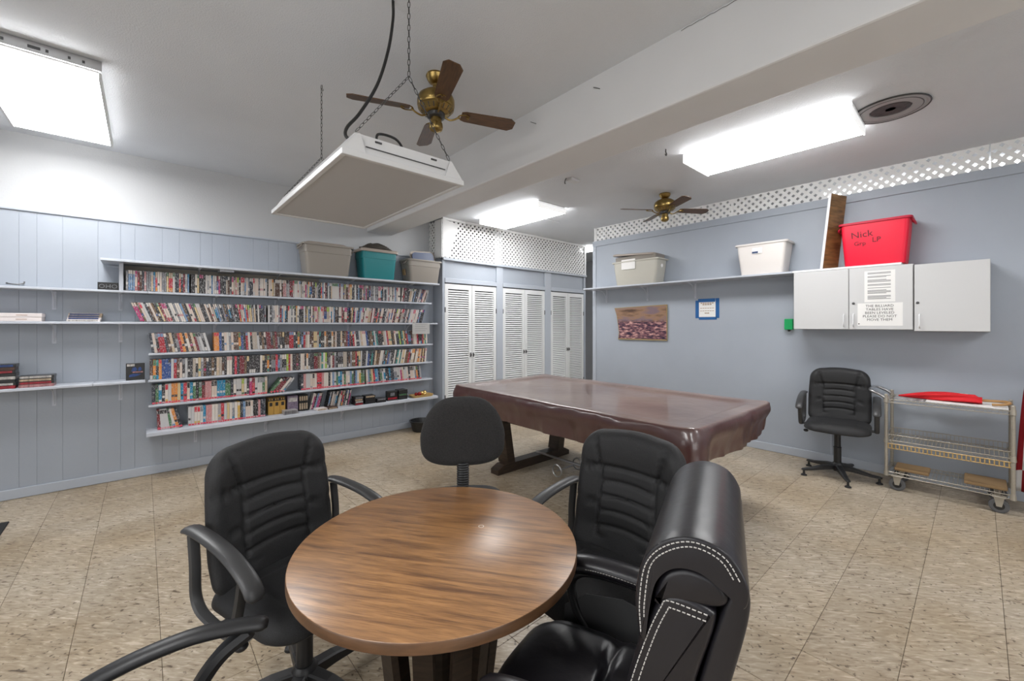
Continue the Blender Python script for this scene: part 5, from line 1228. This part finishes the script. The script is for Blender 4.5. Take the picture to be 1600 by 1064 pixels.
# ------------------------------------------------------------------ wire cart
CX0, CX1, CY0, CY1 = 4.93, 5.30, -0.175, 0.545
t = empty('wire_cart', ((CX0 + CX1) / 2, (CY0 + CY1) / 2, 0)); tag(t, 'cream wire shelf cart on casters by the right wall', 'cart')
ccx, ccy = (CX0 + CX1) / 2, (CY0 + CY1) / 2; hx, hy = (CX1 - CX0) / 2, (CY1 - CY0) / 2
for sx in (-1, 1):
    for sy in (-1, 1):
        bm = nb(); x, y = sx * hx, sy * hy; prof = [(0.0125, 0.125)]
        z = 0.15
        while z < 0.80: prof += [(0.0125, z), (0.0112, z + 0.001), (0.0112, z + 0.003), (0.0125, z + 0.004)]; z += 0.0254
        prof += [(0.0125, 0.835), (0.009, 0.84)]
        lathe(bm, prof, 12, c=(x, y, 0)); p_ = obj('post', bm, M['wire'], t)
        for z in (0.795, 0.44, 0.15):
            bm = nb(); lathe(bm, [(0.013, z - 0.03), (0.018, z - 0.028), (0.0155, z + 0.012)], 12, c=(x, y, 0)); obj('collar', bm, M['wire'], p_)
        bm = nb(); wx = sx * (hx - 0.02); wy = sy * (hy - 0.07)
        loft(bm, [[Vector((wx + q, wy + r * math.cos(2 * PI * k / 24), 0.055 + r * math.sin(2 * PI * k / 24))) for k in range(24)] for r, q in ((0.045, -0.017), (0.055, -0.014), (0.055, 0.014), (0.045, 0.017))])
        c_ = obj('caster', bm, mat('grey_tyre', (0.10, 0.10, 0.105), 0.6) if 'grey_tyre' not in bpy.data.materials else bpy.data.materials['grey_tyre'], t)
        bm = nb(); box(bm, wx - 0.035, wy - 0.035, 0.122, wx + 0.035, wy + 0.035, 0.128); obj('caster_plate', bm, M['wire'], c_)
        for q in (-0.022, 0.019):
            bm = nb(); prism(bm, [(-0.028, 0.1215), (0.028, 0.1215), (0.014, 0.05), (-0.014, 0.05)], lambda a: Vector((wx + q, wy + a[0], a[1])), lambda a: Vector((wx + q + 0.003, wy + a[0], a[1]))); obj('caster_fork', bm, M['wire'], c_)
        bm = nb(); loft(bm, [[Vector((wx + q, wy + 0.03 * math.cos(2 * PI * k / 16), 0.055 + 0.03 * math.sin(2 * PI * k / 16))) for k in range(16)] for q in (-0.0175, 0.0175)]); obj('caster_hub', bm, M['black'], c_)
def wire_shelf(z, rail, nm='wire_shelf'):
    bm = nb()
    for zz in (z, z - 0.028):
        for a, b in (((-hx, -hy), (hx, -hy)), ((-hx, hy), (hx, hy)), ((-hx, -hy), (-hx, hy)), ((hx, -hy), (hx, hy))): tube(bm, [(a[0], a[1], zz), (b[0], b[1], zz)], 0.0036, 6)
    s = obj(nm, bm, M['wire'], t)
    bm = nb(); k = 0; y = -hy + 0.02
    while y < hy: tube(bm, [(-hx, y, z + 0.003), (hx, y, z + 0.003)], 0.0020, 5); y += 0.0245
    obj('deck_wires', bm, M['wire'], s, kind='stuff')
    bm = nb()
    for xx in (-hx, hx):
        n_ = 18
        for k in range(n_): 
            y0_ = -hy + 2 * hy * k / n_; y1_ = y0_ + 2 * hy / n_; ym = (y0_ + y1_) / 2
            tube(bm, [(xx, y0_, z - 0.028), (xx, ym, z), (xx, y1_, z - 0.028)], 0.0022, 5)
    obj('truss_wires', bm, M['wire'], s, kind='stuff')
    if rail:
        bm = nb(); 
        for xx in (-hx, hx): tube(bm, [(xx, -hy, z + rail), (xx, hy, z + rail)], 0.0036, 6)
        for yy in (-hy, hy): tube(bm, [(-hx, yy, z + rail), (hx, yy, z + rail)], 0.0036, 6)
        y = -hy + 0.02
        while y < hy:
            for xx in ((-hx, hx)): tube(bm, [(xx, y, z), (xx, y, z + rail)], 0.0018, 5)
            y += 0.0245
        obj('rail_wires', bm, M['wire'], s, kind='stuff')
    return s
wire_shelf(0.795, 0); ws = wire_shelf(0.435, 0.05); wire_shelf(0.155, 0)
bm = nb(); y = -hy + 0.02
for zz in (0.405, 0.365): tube(bm, [(-hx - 0.003, -hy, zz), (-hx - 0.003, hy, zz)], 0.004, 6)
while y < hy: tube(bm, [(-hx - 0.003, y, 0.405), (-hx - 0.003, y, 0.365)], 0.0042, 5); y += 0.0245
obj('tan_mesh_strip', bm, M['tray'], ws, kind='stuff')
bm = nb(); tube(bm, curve_pts([(-hx, hy, 0.80), (-hx, hy + 0.05, 0.835), (-hx + 0.02, hy + 0.11, 0.86), (0, hy + 0.12, 0.865), (hx - 0.02, hy + 0.11, 0.86), (hx, hy + 0.05, 0.835), (hx, hy, 0.80)], 8), 0.0115, 10); obj('push_handle', bm, M['steel'], t, smooth=True)
# things on the cart
bm = nb(); box(bm, 4.945, -0.155, 0.8005, 5.285, 0.30, 0.806, bev=0.001); tag(obj('paper_sheet', bm, M['paper']), 'large white sheet on top of the wire cart under the umbrella', 'paper')
bm = nb(); box(bm, 4.96, 0.315, 0.8005, 5.20, 0.50, 0.804); tag(obj('magazine', bm, mat('printed_magazine', (0.5, 0.5, 0.5), 0.4, var=(30, 0.7, None, (1, 1, 1)))), 'printed magazine at the left end of the cart top', 'magazine')
t = empty('umbrella', (5.10, 0.15, 0.8062)); tag(t, 'folded red umbrella with curved cane handle on the cart top', 'umbrella')
bm = nb(); n = 26; loops = []
for i in range(n):
    f = i / (n - 1); y = 0.33 - f * 0.50; R = 0.006 + 0.036 * math.sin(min(1, f * 1.15) * PI * 0.62) * (1 if f < 0.95 else 0.7)
    loops.append([Vector((R * 1.5 * (1 + 0.22 * math.cos(4 * q + f * 5)) * math.cos(q), y, 0.004 + R * 0.85 * (1 + (1 + 0.2 * math.cos(4 * q + f * 5)) * math.sin(q)))) for q in [2 * PI * k / 32 for k in range(32)]])
loft(bm, loops); obj('canopy', bm, M['red'], t, smooth=True)
bm = nb()
for q, f in ((0.5, 0), (1.1, 0.02)): tube(bm, curve_pts([(0.035 - q * 0.02, -0.02 - f, 0.062), (0.01, -0.07 - f, 0.068), (-0.03, -0.12 - f, 0.05)]), 0.005, 6)
obj('tie_strap', bm, M['paper'], t)
bm = nb(); tube(bm, curve_pts([(0, -0.15, 0.03), (0, -0.20, 0.032), (0, -0.26, 0.035), (-0.005, -0.285, 0.037), (-0.035, -0.312, 0.036), (-0.075, -0.305, 0.030), (-0.098, -0.27, 0.022), (-0.098, -0.22, 0.0165)]), 0.0105, 10); obj('cane_handle', bm, M['cane'], t, smooth=True)
bm = nb(); box(bm, 4.99, 0.28, 0.1605, 5.20, 0.50, 0.19, bev=0.01); tag(obj('cardboard_piece', bm, M['cardboard']), 'brown bundle at the left end of the cart bottom shelf', 'bundle')
bm = nb(); box(bm, 5.0, -0.15, 0.1605, 5.27, 0.08, 0.185, bev=0.004); tag(obj('cardboard_piece', bm, M['cardboard']), 'flat brown card at the right end of the cart bottom shelf', 'cardboard')

# striped cloth hanging at the right edge
t = empty('flag', (5.02, -0.40, 0.0)); tag(t, 'red and white flag hanging from a pole right of the wire cart', 'flag')
def flagbm():
    bm = nb(); rows = 22; cols = 40; g = []
    for i in range(rows + 1):
        f = i / rows; z = 1.06 - f * 0.9; r = []
        for j in range(cols + 1):
            u = j / cols; spread = 0.155 + 0.06 * f ** 0.6
            y = (0.5 - u) * 2 * spread; x = 0.05 * math.sin(u * 17 + f * 1.5) * (0.3 + f * 0.7)
            r.append(bm.verts.new((x, y, z + 0.02 * math.sin(u * 9))))
        g.append(r)
    for i in range(rows):
        for j in range(cols):
            fc = bm.faces.new((g[i][j], g[i][j + 1], g[i + 1][j + 1], g[i + 1][j])); fc.material_index = (j // 3) % 2 if i < 15 else ((j // 3 + (i > 17)) % 2)
    bmesh.ops.solidify(bm, geom=bm.faces[:], thickness=0.002)
    return bm
obj('cloth', flagbm(), [M['flagred'], M['paper']], t, smooth=True)
bm = nb(); tube(bm, [(0.0, 0, 0.02), (0, 0, 1.6)], 0.011); obj('pole', bm, M['cane'], t)
bm = nb(); lathe(bm, [(0.13, 0), (0.13, 0.02), (0.03, 0.04)], 24); obj('stand', bm, M['brass'], t)
